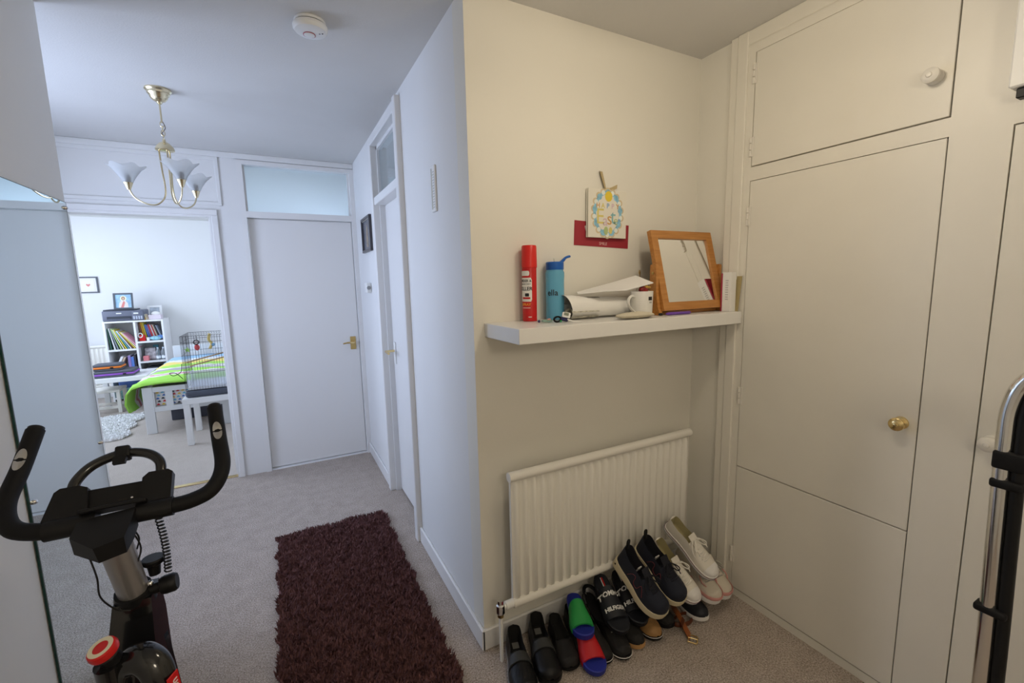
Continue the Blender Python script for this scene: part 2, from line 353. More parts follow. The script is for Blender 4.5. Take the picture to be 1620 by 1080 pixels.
def hinge(parent, z, y=1.219):
    g = G()
    for k in range(3): g += lathe([(0.0, -0.012), (0.0052, -0.011), (0.0052, 0.011), (0.0, 0.012)], 10, T(XF-0.003, y, z+(k-1)*0.026))
    g += box(XF-0.002, XF+0.001, y-0.014, y+0.002, z-0.038, z+0.038)
    part('hinge', g, KNOBW, parent)
gp = 0.005
up = part('cupboard_door', box(XF+0.001, XF+0.025, 0.600+gp, 1.216-gp/2, 1.910+gp, 2.350-0.0005, 0.0015), CUPB, cup, 'small top cupboard door with a cream knob')
knob(up, 0.645, 2.035, KNOBW); hinge(up, 2.27); hinge(up, 1.99)
md = part('cupboard_door', box(XF+0.001, XF+0.025, 0.600+gp*0.8, 1.216-0.0015, 0.628, 1.857-0.002, 0.0015), CUPB, cup, 'tall middle cupboard door with a brass knob')
knob(md, 0.645, 0.985, BRASS, 'knob', 'brass knob'); hinge(md, 1.715); hinge(md, 0.95)
lo = part('cupboard_door', box(XF+0.0015, XF+0.025, 0.600+gp*0.8, 1.216-0.0015, 0.04, 0.624, 0.0015), CUPB, cup, 'lower cupboard door without a knob')
hinge(lo, 0.20)
sd = part('cupboard_door', box(XF+0.001, XF+0.025, -0.29, 0.471-0.003, 0.012, 1.852-0.003, 0.0015), CUPB, cup, 'full height cupboard door beside the chrome tube')
knob(sd, 0.436, 0.985, KNOBW)
wb = thing('wall_box', 'white box fixed high on the cupboard front at the right edge', 'box', (XF, 0.3, 1.93))
part('casing', box(XF-0.06, XF, 0.10, 0.474, 1.93, 2.33, 0.004), WHITEP, wb); part('black_bracket', box(XF-0.045, XF-0.015, 0.40, 0.462, 1.905, 1.93, 0.002), BLACKP, wb)

# ================================================================== WALL SHELF AND RADIATOR
single('wall_shelf_board', box(0.667, 1.758, 1.222, YS-0.0005, 1.268, 1.319, 0.0015), SHELFW, 'thick white floating shelf on the cream wall above the radiator', 'shelf', (1.2, 1.36, 1.268))

def radiator(label, x0, x1, y, z0, z1, wally, n, valve=True):
    rad = thing('radiator', label, 'radiator', ((x0+x1)/2, y, z0))
    m = n*8; g = G(); zs = [z0+0.03, z0+0.045, z1-0.055, z1-0.035]; amp = [0.0, 0.0135, 0.0135, 0.0]
    for zi, z in enumerate(zs):
        for k in range(m+1):
            t = (k % 8)/8; p = max(0.0, math.sin(t*2*PI-PI/2)*0.9+0.35)
            g.v.append(Vector((x0+0.004+(x1-x0-0.008)*k/m, y+0.012-amp[zi]*min(1, p), z)))
    for zi in range(3): g.f += [(zi*(m+1)+k, zi*(m+1)+k+1, (zi+1)*(m+1)+k+1, (zi+1)*(m+1)+k) for k in range(m)]
    g += box(x0+0.004, x1-0.004, y+0.013, y+0.026, z0+0.02, z1-0.02)
    part('ribbed_panel', g, RADW, rad, angle=60)
    part('top_rail', tube([(x0-0.004, y+0.012, z1-0.02), (x1+0.004, y+0.012, z1-0.02)], 0.019, 16), RADW, rad)
    part('bottom_rail', tube([(x0+0.002, y+0.012, z0+0.02), (x1-0.002, y+0.012, z0+0.02)], 0.019, 16), RADW, rad)
    for xx in (x0+0.15, x1-0.15):
        for za in (z0+0.1, z1-0.16): part('bracket', box(xx-0.015, xx+0.015, y+0.026, wally, za, za+0.06), RADW, rad)
    if valve:
        v = part('valve', lathe([(0.008, 0), (0.0165, 0.002), (0.0165, 0.034), (0.012, 0.036), (0.010, 0.05)], 12, T(x0+0.004, y+0.012, z0+0.022) @ R('Y', -90)), WHITEP, rad, 'white valve collar')
        b = lathe([(0.016, -0.022), (0.017, -0.018), (0.017, 0.012), (0.012, 0.016), (0.011, 0.03), (0, 0.031)], 8, T(x0-0.052, y+0.012, z0+0.022))
        part('valve_body', b, CHROME, rad, 'chrome angle valve')
        part('valve_nut', lathe([(0.013, 0), (0.013, 0.014)], 6, T(x0-0.052, y+0.012, z0-0.016)), BRASSDK, rad)
        part('pipe', tube([(x0-0.052, y+0.012, z0-0.002), (x0-0.052, y+0.012, 0.0)], 0.0075, 10), WHITEP, rad)
        part('pipe', tube([(x1+0.03, y+0.012, z0+0.02), (x1+0.03, y+0.012, 0.0)], 0.0075, 10), WHITEP, rad)
    return rad
radiator('long white ribbed panel radiator under the floating shelf', 0.712, 1.672, 1.392, 0.205, 0.762, YS, 24)
radiator('white bedroom radiator behind the white bookcase', -2.80, -2.05, 7.86, 0.15, 0.735, YB, 16, False)

# ================================================================== LARGE WALL MIRROR
mir = thing('wall_mirror', 'tall frameless mirror screwed to the left wall beside the exercise bike', 'mirror', (XM, 1.9, 0.12))
MY0, MY1, MZ0, MZ1 = 1.613, 2.176, 0.12, 1.782
part('glass', box(XM+0.002, XM+0.007, MY0+0.0012, MY1-0.0012, MZ0+0.001, MZ1-0.001), MIRROR, mir)
g = box(XM+0.002, XM+0.0072, MY0-0.004, MY0+0.001, MZ0, MZ1); g += box(XM+0.002, XM+0.0072, MY1-0.001, MY1+0.001, MZ0, MZ1); g += box(XM+0.002, XM+0.0072, MY0, MY1, MZ1-0.001, MZ1+0.001)
part('polished_edge', g, GEDGE, mir)
for y, z in ((MY0+0.018, 0.90), (MY1-0.016, 0.90), (MY1-0.016, MZ1-0.02), (MY0+0.018, MZ1-0.02), (MY0+0.018, 0.2), (MY1-0.016, 0.2)):
    part('mirror_screw', lathe([(0.0075, 0), (0.0075, 0.003), (0.005, 0.0075), (0, 0.009)], 12, T(XM+0.007, y, z) @ R('Y', 90)), CHROME, mir)

# ================================================================== CEILING FITTINGS
sm = thing('smoke_alarm', 'round white smoke alarm on the hall ceiling', 'smoke alarm', (0.19, 1.915, H))
sx, sy = 0.19, 1.915
part('base_plate', lathe([(0.052, 0), (0.055, -0.004), (0.055, -0.012), (0, -0.013)], 36, T(sx, sy, H)), WHITEP, sm)
part('dark_gap', lathe([(0.050, -0.012), (0.050, -0.019)], 36, T(sx, sy, H)), DARK, sm)
part('cover', lathe([(0, -0.017), (0.059, -0.017), (0.061, -0.022), (0.060, -0.030), (0.054, -0.038), (0.040, -0.042), (0, -0.042)], 40, T(sx, sy, H)), WHITEP, sm)
part('test_button', lathe([(0.019, -0.041), (0.019, -0.045), (0.016, -0.046), (0, -0.046)], 28, T(sx-0.004, sy+0.012, H)), WHITEP, sm)
REDP = mat('dull_red_print', (0.45, 0.10, 0.13), 0.5)
part('red_ring', lathe([(0.0190, -0.0425), (0.0215, -0.0425), (0.0215, -0.044), (0.0190, -0.044)], 28, T(sx-0.004, sy+0.012, H), cap=False), REDP, sm)
for k in (0, 1): part('indicator', lathe([(0.0028, -0.040), (0.0028, -0.0425), (0, -0.0425)], 10, T(sx+0.030+0.009*k, sy-0.008-0.005*k, H)), BLACKP, sm)

PBRASS = mat('pale_brass', (0.74, 0.64, 0.43), 0.25, 1.0)
ch = thing('chandelier', 'three-armed brass chandelier with frosted glass shades in the hall', 'chandelier', (-0.435, 2.85, H))
cx, cy = -0.435, 2.85
M0 = T(cx, cy, 0)
part('ceiling_rose', lathe([(0.054, H), (0.055, H-0.006), (0.047, H-0.014), (0.046, H-0.022), (0.038, H-0.030), (0.036, H-0.040), (0.026, H-0.052), (0.013, H-0.058), (0.010, H-0.066), (0, H-0.067)], 32, M0), PBRASS, ch)
part('stem', tube([(cx, cy, H-0.06), (cx, cy, 2.285)], 0.004, 10), PBRASS, ch)
for k in range(4):
    pts = [(0.008*math.cos(a), 0, 0.014*math.sin(a)) for a in np.linspace(0, 2*PI, 14, endpoint=False)]
    part('chain_link', tube(pts, 0.0018, 6, closed=True).tf(T(cx, cy, 2.278-0.021*k) @ R('Z', 90*(k % 2)+20)), PBRASS, ch)
part('flex', tube(smooth_path([(cx+0.004, cy, 2.29), (cx+0.012, cy-0.004, 2.26), (cx-0.004, cy, 2.235), (cx+0.004, cy, 2.205)], 5), 0.0022, 6), mat('grey_flex', (0.25, 0.22, 0.2), 0.5), ch)
part('body_cap', lathe([(0, 2.212), (0.006, 2.208), (0.008, 2.196), (0.022, 2.188), (0.035, 2.172), (0.040, 2.160), (0.040, 2.154), (0.036, 2.152), (0, 2.150)], 32, M0), PBRASS, ch)
GLASSF = mat('frosted_shade_glass', (0.86, 0.88, 0.89), 0.35, trans=0.85, spec=0.3, ior=1.15)
BULB = mat('lamp_bulb', (0.25, 0.25, 0.26), 0.3)
for ang in (176, 296, 56):
    a = math.radians(ang); d = Vector((math.cos(a), math.sin(a), 0)); Rr = 0.165
    p = [d*0.026+Vector((0, 0, 2.155)), d*0.022+Vector((0, 0, 2.05)), d*0.018+Vector((0, 0, 1.975)), d*0.026+Vector((0, 0, 1.925)), d*0.058+Vector((0, 0, 1.892)), d*0.10+Vector((0, 0, 1.892)), d*0.145+Vector((0, 0, 1.920)), d*Rr+Vector((0, 0, 1.962))]
    arm = part('arm', tube([q+Vector((cx, cy, 0)) for q in smooth_path(p, 6)], 0.0038, 10), PBRASS, ch)
    mm = T(cx+d.x*Rr, cy+d.y*Rr, 1.955)
    part('lamp_cup', lathe([(0, 0), (0.007, 0.001), (0.010, 0.010), (0.0195, 0.034), (0.0185, 0.037), (0, 0.037)], 24, mm), PBRASS, arm)
    rings = []
    prof = [(0.019, 0.034), (0.024, 0.045), (0.033, 0.062), (0.046, 0.082), (0.060, 0.100), (0.074, 0.112)]
    n = 48
    for side in (0, 1):
        for i, (r, z) in (enumerate(prof) if side == 0 else list(enumerate(prof))[::-1]):
            ring = []
            for k in range(n):
                th = 2*PI*k/n; w = (i/5)**2; rr = r*(1+0.09*w*math.cos(6*th))-0.0022*side
                ring.append((rr*math.cos(th), rr*math.sin(th), z+0.006*w*math.cos(6*th)))
            rings.append(ring)
    part('lamp_shade', loft(rings, True, False).tf(mm), GLASSF, ch)
    part('lamp_bulb', ball((0, 0, 0.055), 0.013, 10, 1, 1, 1.5).tf(mm), BULB, arm)
# alcove ceiling lamp (above the picture, lights the alcove)
cl = thing('ceiling_lamp', 'small round ceiling lamp of the alcove', 'lamp', (1.00, 0.72, H))
part('base_plate', lathe([(0.07, H), (0.07, H-0.02), (0, H-0.021)], 24, T(1.00, 0.72, 0)), BRASS, cl)
part('pendant_holder', lathe([(0.012, H-0.02), (0.012, H-0.16), (0, H-0.16)], 12, T(1.00, 0.72, 0)), BRASS, cl)
part('lamp_shade', lathe([(0.02, H-0.145), (0.10, H-0.160), (0.17, H-0.185), (0.17, H-0.188), (0.10, H-0.164), (0.02, H-0.150)], 36, T(1.00, 0.72, 0), cap=False), WHITEP, cl)  # unseen opaque shade, added to keep lamp light off the ceiling
cl2 = thing('ceiling_lamp', 'added unseen fill pendant of the entrance', 'lamp', (0.45, -0.75, H))  # made-up pendant that houses the fill light behind the camera
part('base_plate', lathe([(0.07, H), (0.07, H-0.02), (0, H-0.021)], 24, T(0.45, -0.75, 0)), BRASS, cl2)
part('pendant_holder', lathe([(0.012, H-0.02), (0.012, H-0.03), (0, H-0.03)], 12, T(0.45, -0.75, 0)), BRASS, cl2)
part('pendant_cord', tube([(0.45, -0.75, H-0.02), (0.45, -0.75, 1.93)], 0.003, 8), WHITEP, cl2)
part('bulb_holder', lathe([(0.015, 1.90), (0.017, 1.95), (0.006, 1.96), (0, 1.96)], 12, T(0.45, -0.75, 0)), WHITEP, cl2)

# ================================================================== THINGS ON THE HALL RIGHT WALL
th = thing('wall_thermometer', 'long white thermometer strip on the hall wall beside the corner', 'thermometer', (XR, 1.862, 1.77))
part('back_plate', box(XR-0.009, XR, 1.835, 1.888, 1.768, 1.957, 0.003), WHITEP, th)
g = G()
for k in range(14): g += box(XR-0.0096, XR-0.0089, 1.842, 1.858 if k % 2 else 1.864, 1.785+0.011*k, 1.787+0.011*k)
part('scale_marks', g, mat('grey_print', (0.35, 0.42, 0.42), 0.6), th)
part('tube', tube([(XR-0.010, 1.872, 1.78), (XR-0.010, 1.872, 1.945)], 0.0025, 8), mat('thermometer_glass', (0.75, 0.8, 0.8), 0.1), th)

pf = thing('picture_frame', 'small dark framed picture on the wall between the two shut doors', 'picture', (XR, 3.43, 1.70))
def picture(par, m4, w, h, fw_, fd, fm, im, mat_w=0.0):
    """frame in local XY (x right, y up, z out of the wall)"""
    g = box(-w/2, w/2, h/2-fw_, h/2, 0, fd, 0.002); g += box(-w/2, w/2, -h/2, -h/2+fw_, 0, fd, 0.002)
    g += box(-w/2, -w/2+fw_, -h/2+fw_*0.6, h/2-fw_*0.6, 0, fd*0.98, 0.002); g += box(w/2-fw_, w/2, -h/2+fw_*0.6, h/2-fw_*0.6, 0, fd*0.98, 0.002)
    part('frame', g.tf(m4), fm, par)
    part('print', box(-w/2+fw_*0.7, w/2-fw_*0.7, -h/2+fw_*0.7, h/2-fw_*0.7, 0.001, fd*0.4).tf(m4), im, par)
MW = T(XR, 3.43, 1.832) @ Matrix(((0, 0, -1, 0), (-1, 0, 0, 0), (0, 1, 0, 0), (0, 0, 0, 1)))
DFRAME = mat('dark_frame_wood', (0.05, 0.045, 0.05), 0.3)
picture(pf, MW, 0.33, 0.25, 0.018, 0.02, DFRAME, mat('dark_photo', (0.09, 0.10, 0.13), 0.2, var=0.3, vscale=14))
part('silver_slip', box(-0.147, 0.147, 0.100, 0.107, 0.008, 0.014).tf(MW), STEEL, pf)
part('painted_figure', prism([(-0.02, -0.09), (0.05, -0.09), (0.04, -0.01), (0.028, 0.05), (0.01, 0.07), (-0.005, 0.04), (-0.03, -0.02)], 0.0079, 0.0086).tf(MW), mat('tan_print', (0.32, 0.25, 0.18), 0.4, var=0.4, vscale=20), pf)
tsb = thing('thermostat', 'small white thermostat below the dark picture', 'thermostat', (XR, 3.47, 1.445))
part('casing', box(XR-0.035, XR, 3.425, 3.515, 1.408, 1.482, 0.004), WHITEP, tsb)
part('dial', lathe([(0.014, 0), (0.014, 0.008), (0, 0.009)], 16, T(XR-0.02, 3.425, 1.445) @ R('X', 90)), mat('grey_plastic', (0.3, 0.3, 0.3), 0.4), tsb)

# ================================================================== SHAG RUGS
def tufts(inside, x0, x1, y0, y1, n, z, ln, lean, wd):
    pts = []
    while len(pts) < n:
        x = rng.uniform(x0, x1); y = rng.uniform(y0, y1)
        if inside(x, y): pts.append((x, y))
    P = np.array(pts); ang = np.sin(P[:, 0]*61+np.sin(P[:, 1]*47)*2)*1.8+np.cos(P[:, 1]*73)*1.7+rng.normal(0, 1.1, n)
    L = ln*rng.uniform(0.65, 1.15, n); lx = np.cos(ang)*lean*rng.uniform(0.3, 1.2, n); ly = np.sin(ang)*lean*rng.uniform(0.3, 1.2, n)
    wa = rng.uniform(0, PI, n); wx = np.cos(wa)*wd; wy = np.sin(wa)*wd
    zb = np.full(n, z); V = np.zeros((n, 5, 3))
    V[:, 0] = np.stack([P[:, 0]-wx, P[:, 1]-wy, zb], 1); V[:, 1] = np.stack([P[:, 0]+wx, P[:, 1]+wy, zb], 1)
    mx = P[:, 0]+lx*0.4; my = P[:, 1]+ly*0.4
    V[:, 2] = np.stack([mx+wx*0.9, my+wy*0.9, zb+L*0.65], 1); V[:, 3] = np.stack([mx-wx*0.9, my-wy*0.9, zb+L*0.65], 1)
    V[:, 4] = np.stack([P[:, 0]+lx, P[:, 1]+ly, zb+L], 1)
    g = G(); g.v = [Vector(p) for p in V.reshape(-1, 3)]
    for i in range(n): k = i*5; g.f += [(k, k+1, k+2, k+3), (k+3, k+2, k+4)]
    return g
RUGM = mat('dark_brown_shag', (0.18, 0.088, 0.086), 0.9, var=0.3, vscale=60, spec=0.15)
rg = thing('shag_rug', 'dark brown shaggy runner rug on the hall carpet', 'rug', (0.19, 2.0, 0))
def in_rug(x, y):
    e = 0.008*math.sin(y*31)+0.006*math.sin(y*67+1); return -0.115+e < x < 0.495+e and 1.15 < y < 2.795+0.008*math.sin(x*25)
part('backing', box(-0.112, 0.490, 1.15, 2.79, 0.0, 0.008, 0.003), RUGM, rg)
part('pile', tufts(in_rug, -0.13, 0.5, 1.14, 2.82, 40000, 0.006, 0.024, 0.013, 0.0034), RUGM, rg, stuff=True, angle=180)
WRUG = mat('white_fleece', (0.95, 0.95, 0.95), 0.9, spec=0.1)
rg2 = thing('fleece_rug', 'white fluffy rug on the bedroom carpet', 'rug', (-1.8, 6.1, 0))
def in_rug2(x, y):
    r = -1.40-0.10*math.sin((y-5.3)*2.2)+0.03*math.sin(y*19)-0.16*max(0, (y-6.2))
    return -2.5 < x < r and 5.56+0.03*math.sin(x*21) < y < 6.60+0.02*math.sin(x*17)
part('backing', prism([(-2.45, 5.6), (-1.55, 5.6), (-1.50, 5.9), (-1.55, 6.3), (-1.62, 6.55), (-2.45, 6.55)], 0, 0.006), WRUG, rg2)
part('pile', tufts(in_rug2, -2.5, -1.25, 5.5, 6.65, 16000, 0.006, 0.026, 0.016, 0.008), WRUG, rg2, stuff=True, angle=180)

# ================================================================== EXERCISE BIKE
bk = thing('exercise_bike', 'black spin exercise bike standing beside the tall wall mirror', 'exercise bike', (-0.31, 0.95, 0))
bx, by, bz = -0.312, 1.085, 1.030
for s in (-1, 1):
    p = [(bx+s*0.03, by, bz), (bx+s*0.075, by, bz), (bx+s*0.120, by+0.004, bz+0.002), (bx+s*0.155, by+0.018, bz+0.014), (bx+s*0.172, by+0.055, bz+0.045), (bx+s*0.165, by+0.11, bz+0.095), (bx+s*0.156, by+0.165, bz+0.155)]
    hb = part('handlebar', tube(smooth_path(p, 7), [0.0145]*8+[0.0155]*35, 16), BLACKF, bk)
    q = Vector(p[-1]); d = (Vector(p[-1])-Vector(p[-2])).normalized()
    part('end_cap', tube([q-d*0.002, q+d*0.006, q+d*0.008], [0.0135, 0.0135, 0.011], 16), BLACKP, hb)
    c = Vector(p[-2])*0.85+Vector(p[-1])*0.15; out = Vector((0, -0.74, 0.67))*1.0
    side = d.cross(Vector((1, 0, 0))).normalized()
    for k, off in enumerate((-0.0015, 0.0015)):
        plate = G(); n = 16
        pts = [(math.cos(PI*a/(n-1))*0.0095, (1 if k else -1)*math.sin(PI*a/(n-1))*0.021) for a in range(n)]
        nn = (Vector((0, -0.75, 0.66)) - d*Vector((0, -0.75, 0.66)).dot(d)).normalized(); xx = nn.cross(d).normalized()
        rr = 0.0163
        top = []; 
        for lu, lv in pts:
            aa = lu/rr; top.append(c+d*(off+lv)+(nn*math.cos(aa)+xx*math.sin(aa))*rr)
        plate.v = top+[c+d*(off+(0.006 if k else -0.006))+nn*(rr+0.0006)]; plate.f = [(a, (a+1) % n, n) for a in range(n)]
        part('pulse_sensor', plate, STEEL, hb, 'silver pulse sensor plate')
for xa, xb in ((-0.105, -0.03), (0.03, 0.088)): part('bar_sleeve', tube([(bx+xa, by, bz), (bx+xb, by, bz)], 0.0190, 18), BLACKP, bk)
# tablet rest: back plate, two thick wings, loop tube with clip
PT = T(bx-0.002, by+0.012, bz+0.010) @ R('X', -40) @ Matrix.Diagonal((1, 1, 0.80, 1))
g = box(-0.052, 0.05, -0.004, 0.004, 0.0, 0.062, 0.002)
g += box(-0.052, 0.05, -0.03, 0.0, -0.004, 0.006, 0.002)
hol = part('tablet_rest', g.tf(PT), BLACKP, bk)
g = loft([[(-0.108, y, 0.0), (-0.042, y, 0.0), (-0.047, y, 0.066), (-0.060, y, 0.074), (-0.088, y, 0.074), (-0.096, y, 0.066)] for y in (-0.012, 0.010)])
part('tablet_wing', g.tf(PT), BLACKP, hol)
g = loft([[(0.036, y, 0.0), (0.086, y, 0.0), (0.088, y, 0.070), (0.080, y, 0.078), (0.048, y, 0.078), (0.038, y, 0.066)] for y in (-0.012, 0.012)])
part('tablet_wing', g.tf(PT), BLACKP, hol)
part('loop_handle', tube([PT @ Vector(q) for q in smooth_path([(-0.073, 0, 0.06), (-0.069, 0, 0.093), (-0.045, 0, 0.128), (0.0, 0, 0.147), (0.04, 0, 0.137), (0.063, 0, 0.108), (0.066, 0, 0.062)], 7)], 0.0095, 14), BLACKG, hol)
cp = part('spring_clip', box(-0.011, 0.013, -0.015, 0.013, 0.130, 0.163, 0.003).tf(PT), BLACKP, hol)
part('clip_hook', loft([[(-0.012, -0.016, 0.132), (0.010, -0.016, 0.132), (0.010, -0.004, 0.132), (-0.012, -0.004, 0.132)], [(-0.011, -0.019, 0.112), (0.009, -0.019, 0.112), (0.009, -0.010, 0.112), (-0.011, -0.010, 0.112)]]).tf(PT), BLACKP, hol)
g = box(-0.034, -0.020, -0.0052, -0.0045, 0.012, 0.016); g += box(0.0, 0.014, -0.0052, -0.0045, 0.018, 0.023)
part('holder_slot', g.tf(PT), DARK, hol)
part('screw', lathe([(0.0028, 0), (0.0022, 0.0015), (0, 0.002)], 10, PT @ T(0.022, -0.0045, 0.022) @ R('X', 90)), CHROME, hol)
# console wedge on the rider's side
g = loft([[(bx-0.055, by-0.012, bz+0.012), (bx+0.032, by-0.012, bz+0.018), (bx+0.032, by-0.012, bz-0.02), (bx-0.055, by-0.012, bz-0.02)],
          [(bx-0.058, by-0.046, bz-0.004), (bx+0.030, by-0.046, bz+0.004), (bx+0.032, by-0.046, bz-0.030), (bx-0.055, by-0.046, bz-0.036)],
          [(bx-0.018, by-0.080, bz-0.018), (bx+0.024, by-0.070, bz-0.012), (bx+0.024, by-0.066, bz-0.045), (bx-0.014, by-0.074, bz-0.05)]])
part('console', g, BLACKP, bk)
# stem, collar, clamp
s0, s1 = Vector((bx-0.004, by-0.028, bz-0.03)), Vector((bx, by+0.028, 0.845))
part('handlebar_post', tube([s0, s1], 0.0255, 24), SILVERP, bk)
col = part('post_collar', tube([s1+(s0-s1)*0.10, s1+(s0-s1)*0.02, s1-(s0-s1)*0.12], [0.031, 0.034, 0.034], 20), BLACKP, bk)
part('clamp_lever', lathe([(0.011, 0), (0.011, 0.02), (0.017, 0.022), (0.019, 0.03), (0.019, 0.045), (0.016, 0.05), (0, 0.05)], 14, T(bx+0.024, by+0.02, 0.85) @ R('Y', 84)), BLACKP, col)
part('clamp_knob', lathe([(0.010, 0), (0.012, 0.02), (0.019, 0.026), (0.021, 0.034), (0.019, 0.037), (0, 0.037)], 16, T(bx+0.035, by+0.035, 0.875)), BLACKP, col)
part('clamp_screw', ball((bx+0.030, by+0.014, 0.868), 0.006, 8), CHROME, col)
# coiled and straight cables
hx = []
for i in range(17*10+1):
    t = i/170; a = i/10*2*PI; c = Vector((bx+0.058+0.004*math.sin(t*3), by+0.01+0.018*t, bz-0.018-0.135*t)); hx.append(c+Vector((0.0058*math.cos(a), 0.0058*math.sin(a), 0)))
part('coiled_cable', tube(hx, 0.0016, 6), BLACKC, bk, angle=80)
part('cable', tube(smooth_path([(bx+0.020, by-0.02, bz-0.02), (bx+0.030, by-0.01, bz-0.07), (bx+0.012, by-0.008, bz-0.12), (bx+0.0, by-0.0, 0.86), (bx-0.02, by, 0.84)], 6), 0.0016, 6), BLACKC, bk)
part('cable', tube(smooth_path([(bx+0.024, by-0.02, bz-0.02), (bx+0.028, by-0.005, bz-0.05), (bx+0.018, by+0.012, bz-0.08)], 6), 0.0016, 6), BLACKC, bk)
part('cable', tube(smooth_path([(bx-0.030, by-0.06, bz-0.045), (bx-0.028, by-0.05, bz-0.09), (bx-0.034, by-0.03, bz-0.14), (bx-0.020, by-0.01, bz-0.185), (bx+0.0, by-0.002, bz-0.20)], 6), 0.0016, 6), BLACKC, bk)
# frame: head block, down beam, fork, flywheel, feet, saddle post
fr = loft([[(bx-0.030, by+0.00, 0.845), (bx+0.032, by+0.00, 0.845), (bx+0.032, by+0.07, 0.845), (bx-0.030, by+0.07, 0.845)],
           [(bx-0.040, by-0.02, 0.77), (bx+0.034, by-0.02, 0.77), (bx+0.034, by+0.085, 0.77), (bx-0.040, by+0.085, 0.77)],
           [(bx-0.036, by-0.03, 0.66), (bx+0.038, by-0.03, 0.66), (bx+0.038, by+0.07, 0.66), (bx-0.036, by+0.07, 0.66)],
           [(bx-0.03, by-0.10, 0.40), (bx+0.03, by-0.10, 0.40), (bx+0.03, by-0.01, 0.40), (bx-0.03, by-0.01, 0.40)]])
fr += tube([(bx, by-0.04, 0.45), (bx, by-0.35, 0.26), (bx, by-0.75, 0.10)], 0.035, 12)
fr += tube([(bx-0.030, by+0.05, 0.72), (bx-0.055, by+0.10, 0.42), (bx-0.055, by+0.20, 0.07)], 0.018, 10); fr += tube([(bx+0.020, by+0.05, 0.72), (bx+0.03, by+0.10, 0.42), (bx+0.03, by+0.20, 0.07)], 0.02, 10)
part('frame', fr, BLACKG, bk)
part('flywheel', lathe([(0, -0.02), (0.05, -0.02), (0.15, -0.012), (0.18, -0.022), (0.21, -0.022), (0.213, 0), (0.21, 0.022), (0.18, 0.022), (0.15, 0.012), (0.05, 0.02), (0, 0.02)], 48, T(bx-0.02, by+0.0, 0.33) @ R('Y', 90)), SILVERP, bk)
for yy in (by+0.20, by-0.78):
    ft = part('floor_bar', tube([(bx-0.19, yy, 0.045), (bx+0.19, yy, 0.045)], 0.03, 14), BLACKG, bk)
    for s in (-1, 1): part('foot', cbox(bx+s*0.165, yy, 0.024, 0.06, 0.07, 0.048, 0.006), BLACKP, ft)
part('saddle_post', tube([(bx, by-0.55, 0.18), (bx, by-0.70, 0.62)], 0.022, 12), SILVERP, bk)
part('saddle', loft([[(bx-0.03, by-0.55, 0.63), (bx+0.03, by-0.55, 0.63), (bx+0.03, by-0.55, 0.67), (bx-0.03, by-0.55, 0.67)], [(bx-0.05, by-0.68, 0.62), (bx+0.05, by-0.68, 0.62), (bx+0.05, by-0.68, 0.68), (bx-0.05, by-0.68, 0.68)], [(bx-0.10, by-0.82, 0.63), (bx+0.10, by-0.82, 0.63), (bx+0.10, by-0.82, 0.70), (bx-0.10, by-0.82, 0.70)]]), BLACKF, bk)
for s, ph in ((-1, 0.12), (1, -0.12)):
    cr = part('crank_arm', tube([(bx+s*0.07, by-0.22, 0.33), (bx+s*0.085, by-0.22+ph, 0.33+ph)], 0.011, 10), STEEL, bk)
    part('pedal', cbox(bx+s*0.13, by-0.22+ph, 0.33+ph, 0.09, 0.08, 0.022, 0.004), BLACKP, cr)
part('chain_cover', prism(ell(0, 0, 0.13, 0.12, 28), -0.012, 0.012, T(bx+0.055, by-0.2, 0.34) @ R('Y', 90)), BLACKP, bk)
# arched cover on the near right with its red badge
ap = smooth_path([(-0.310, 0.998, 0.745), (-0.300, 0.990, 0.784), (-0.277, 0.978, 0.792), (-0.258, 0.966, 0.775), (-0.250, 0.957, 0.740), (-0.250, 0.950, 0.700), (-0.254, 0.944, 0.60)], 7)
ac = part('arched_cover', tube(ap, 0.0215, 18, sx=1.0, sy=1.25), BLACKG, bk)
bm4 = T(-0.2285, 0.946, 0.738) @ R('Z', 62) @ R('X', 84)
part('red_badge', cbox(0, 0, 0, 0.026, 0.050, 0.003, 0.0012).tf(bm4), RED, ac, 'red badge')
part('badge_lettering', text('con', 0.021, 0.0003, 0.01).tf(bm4 @ T(0, 0, 0.002) @ R('Z', 90)), WHITEP, ac)
# brake knob
KM = T(-0.327, 0.978, 0.828) @ R('X', 16) @ R('Y', -14) @ Matrix.Scale(0.84, 4)
bkn = part('brake_knob', lathe([(0.020, -0.006), (0.0255, -0.002), (0.027, 0.006), (0.0255, 0.014), (0.022, 0.0165), (0, 0.0165)], 32, KM), RED, bk, 'red emergency brake knob')
CREAMP = mat('cream_print', (0.80, 0.74, 0.55), 0.4)
part('knob_ring', lathe([(0.014, 0.0166), (0.0225, 0.0166), (0.0225, 0.0174), (0.014, 0.0174)], 32, KM, cap=False), CREAMP, bkn)
part('knob_shaft', lathe([(0.018, -0.035), (0.020, -0.012), (0.016, -0.006)], 20, KM), BLACKP, bkn)
part('brake_tube', tube([(-0.326, 0.981, 0.802), (-0.325, 1.0, 0.71), (-0.32, 1.03, 0.58)], [0.021, 0.025, 0.03], 16), BLACKG, bk)

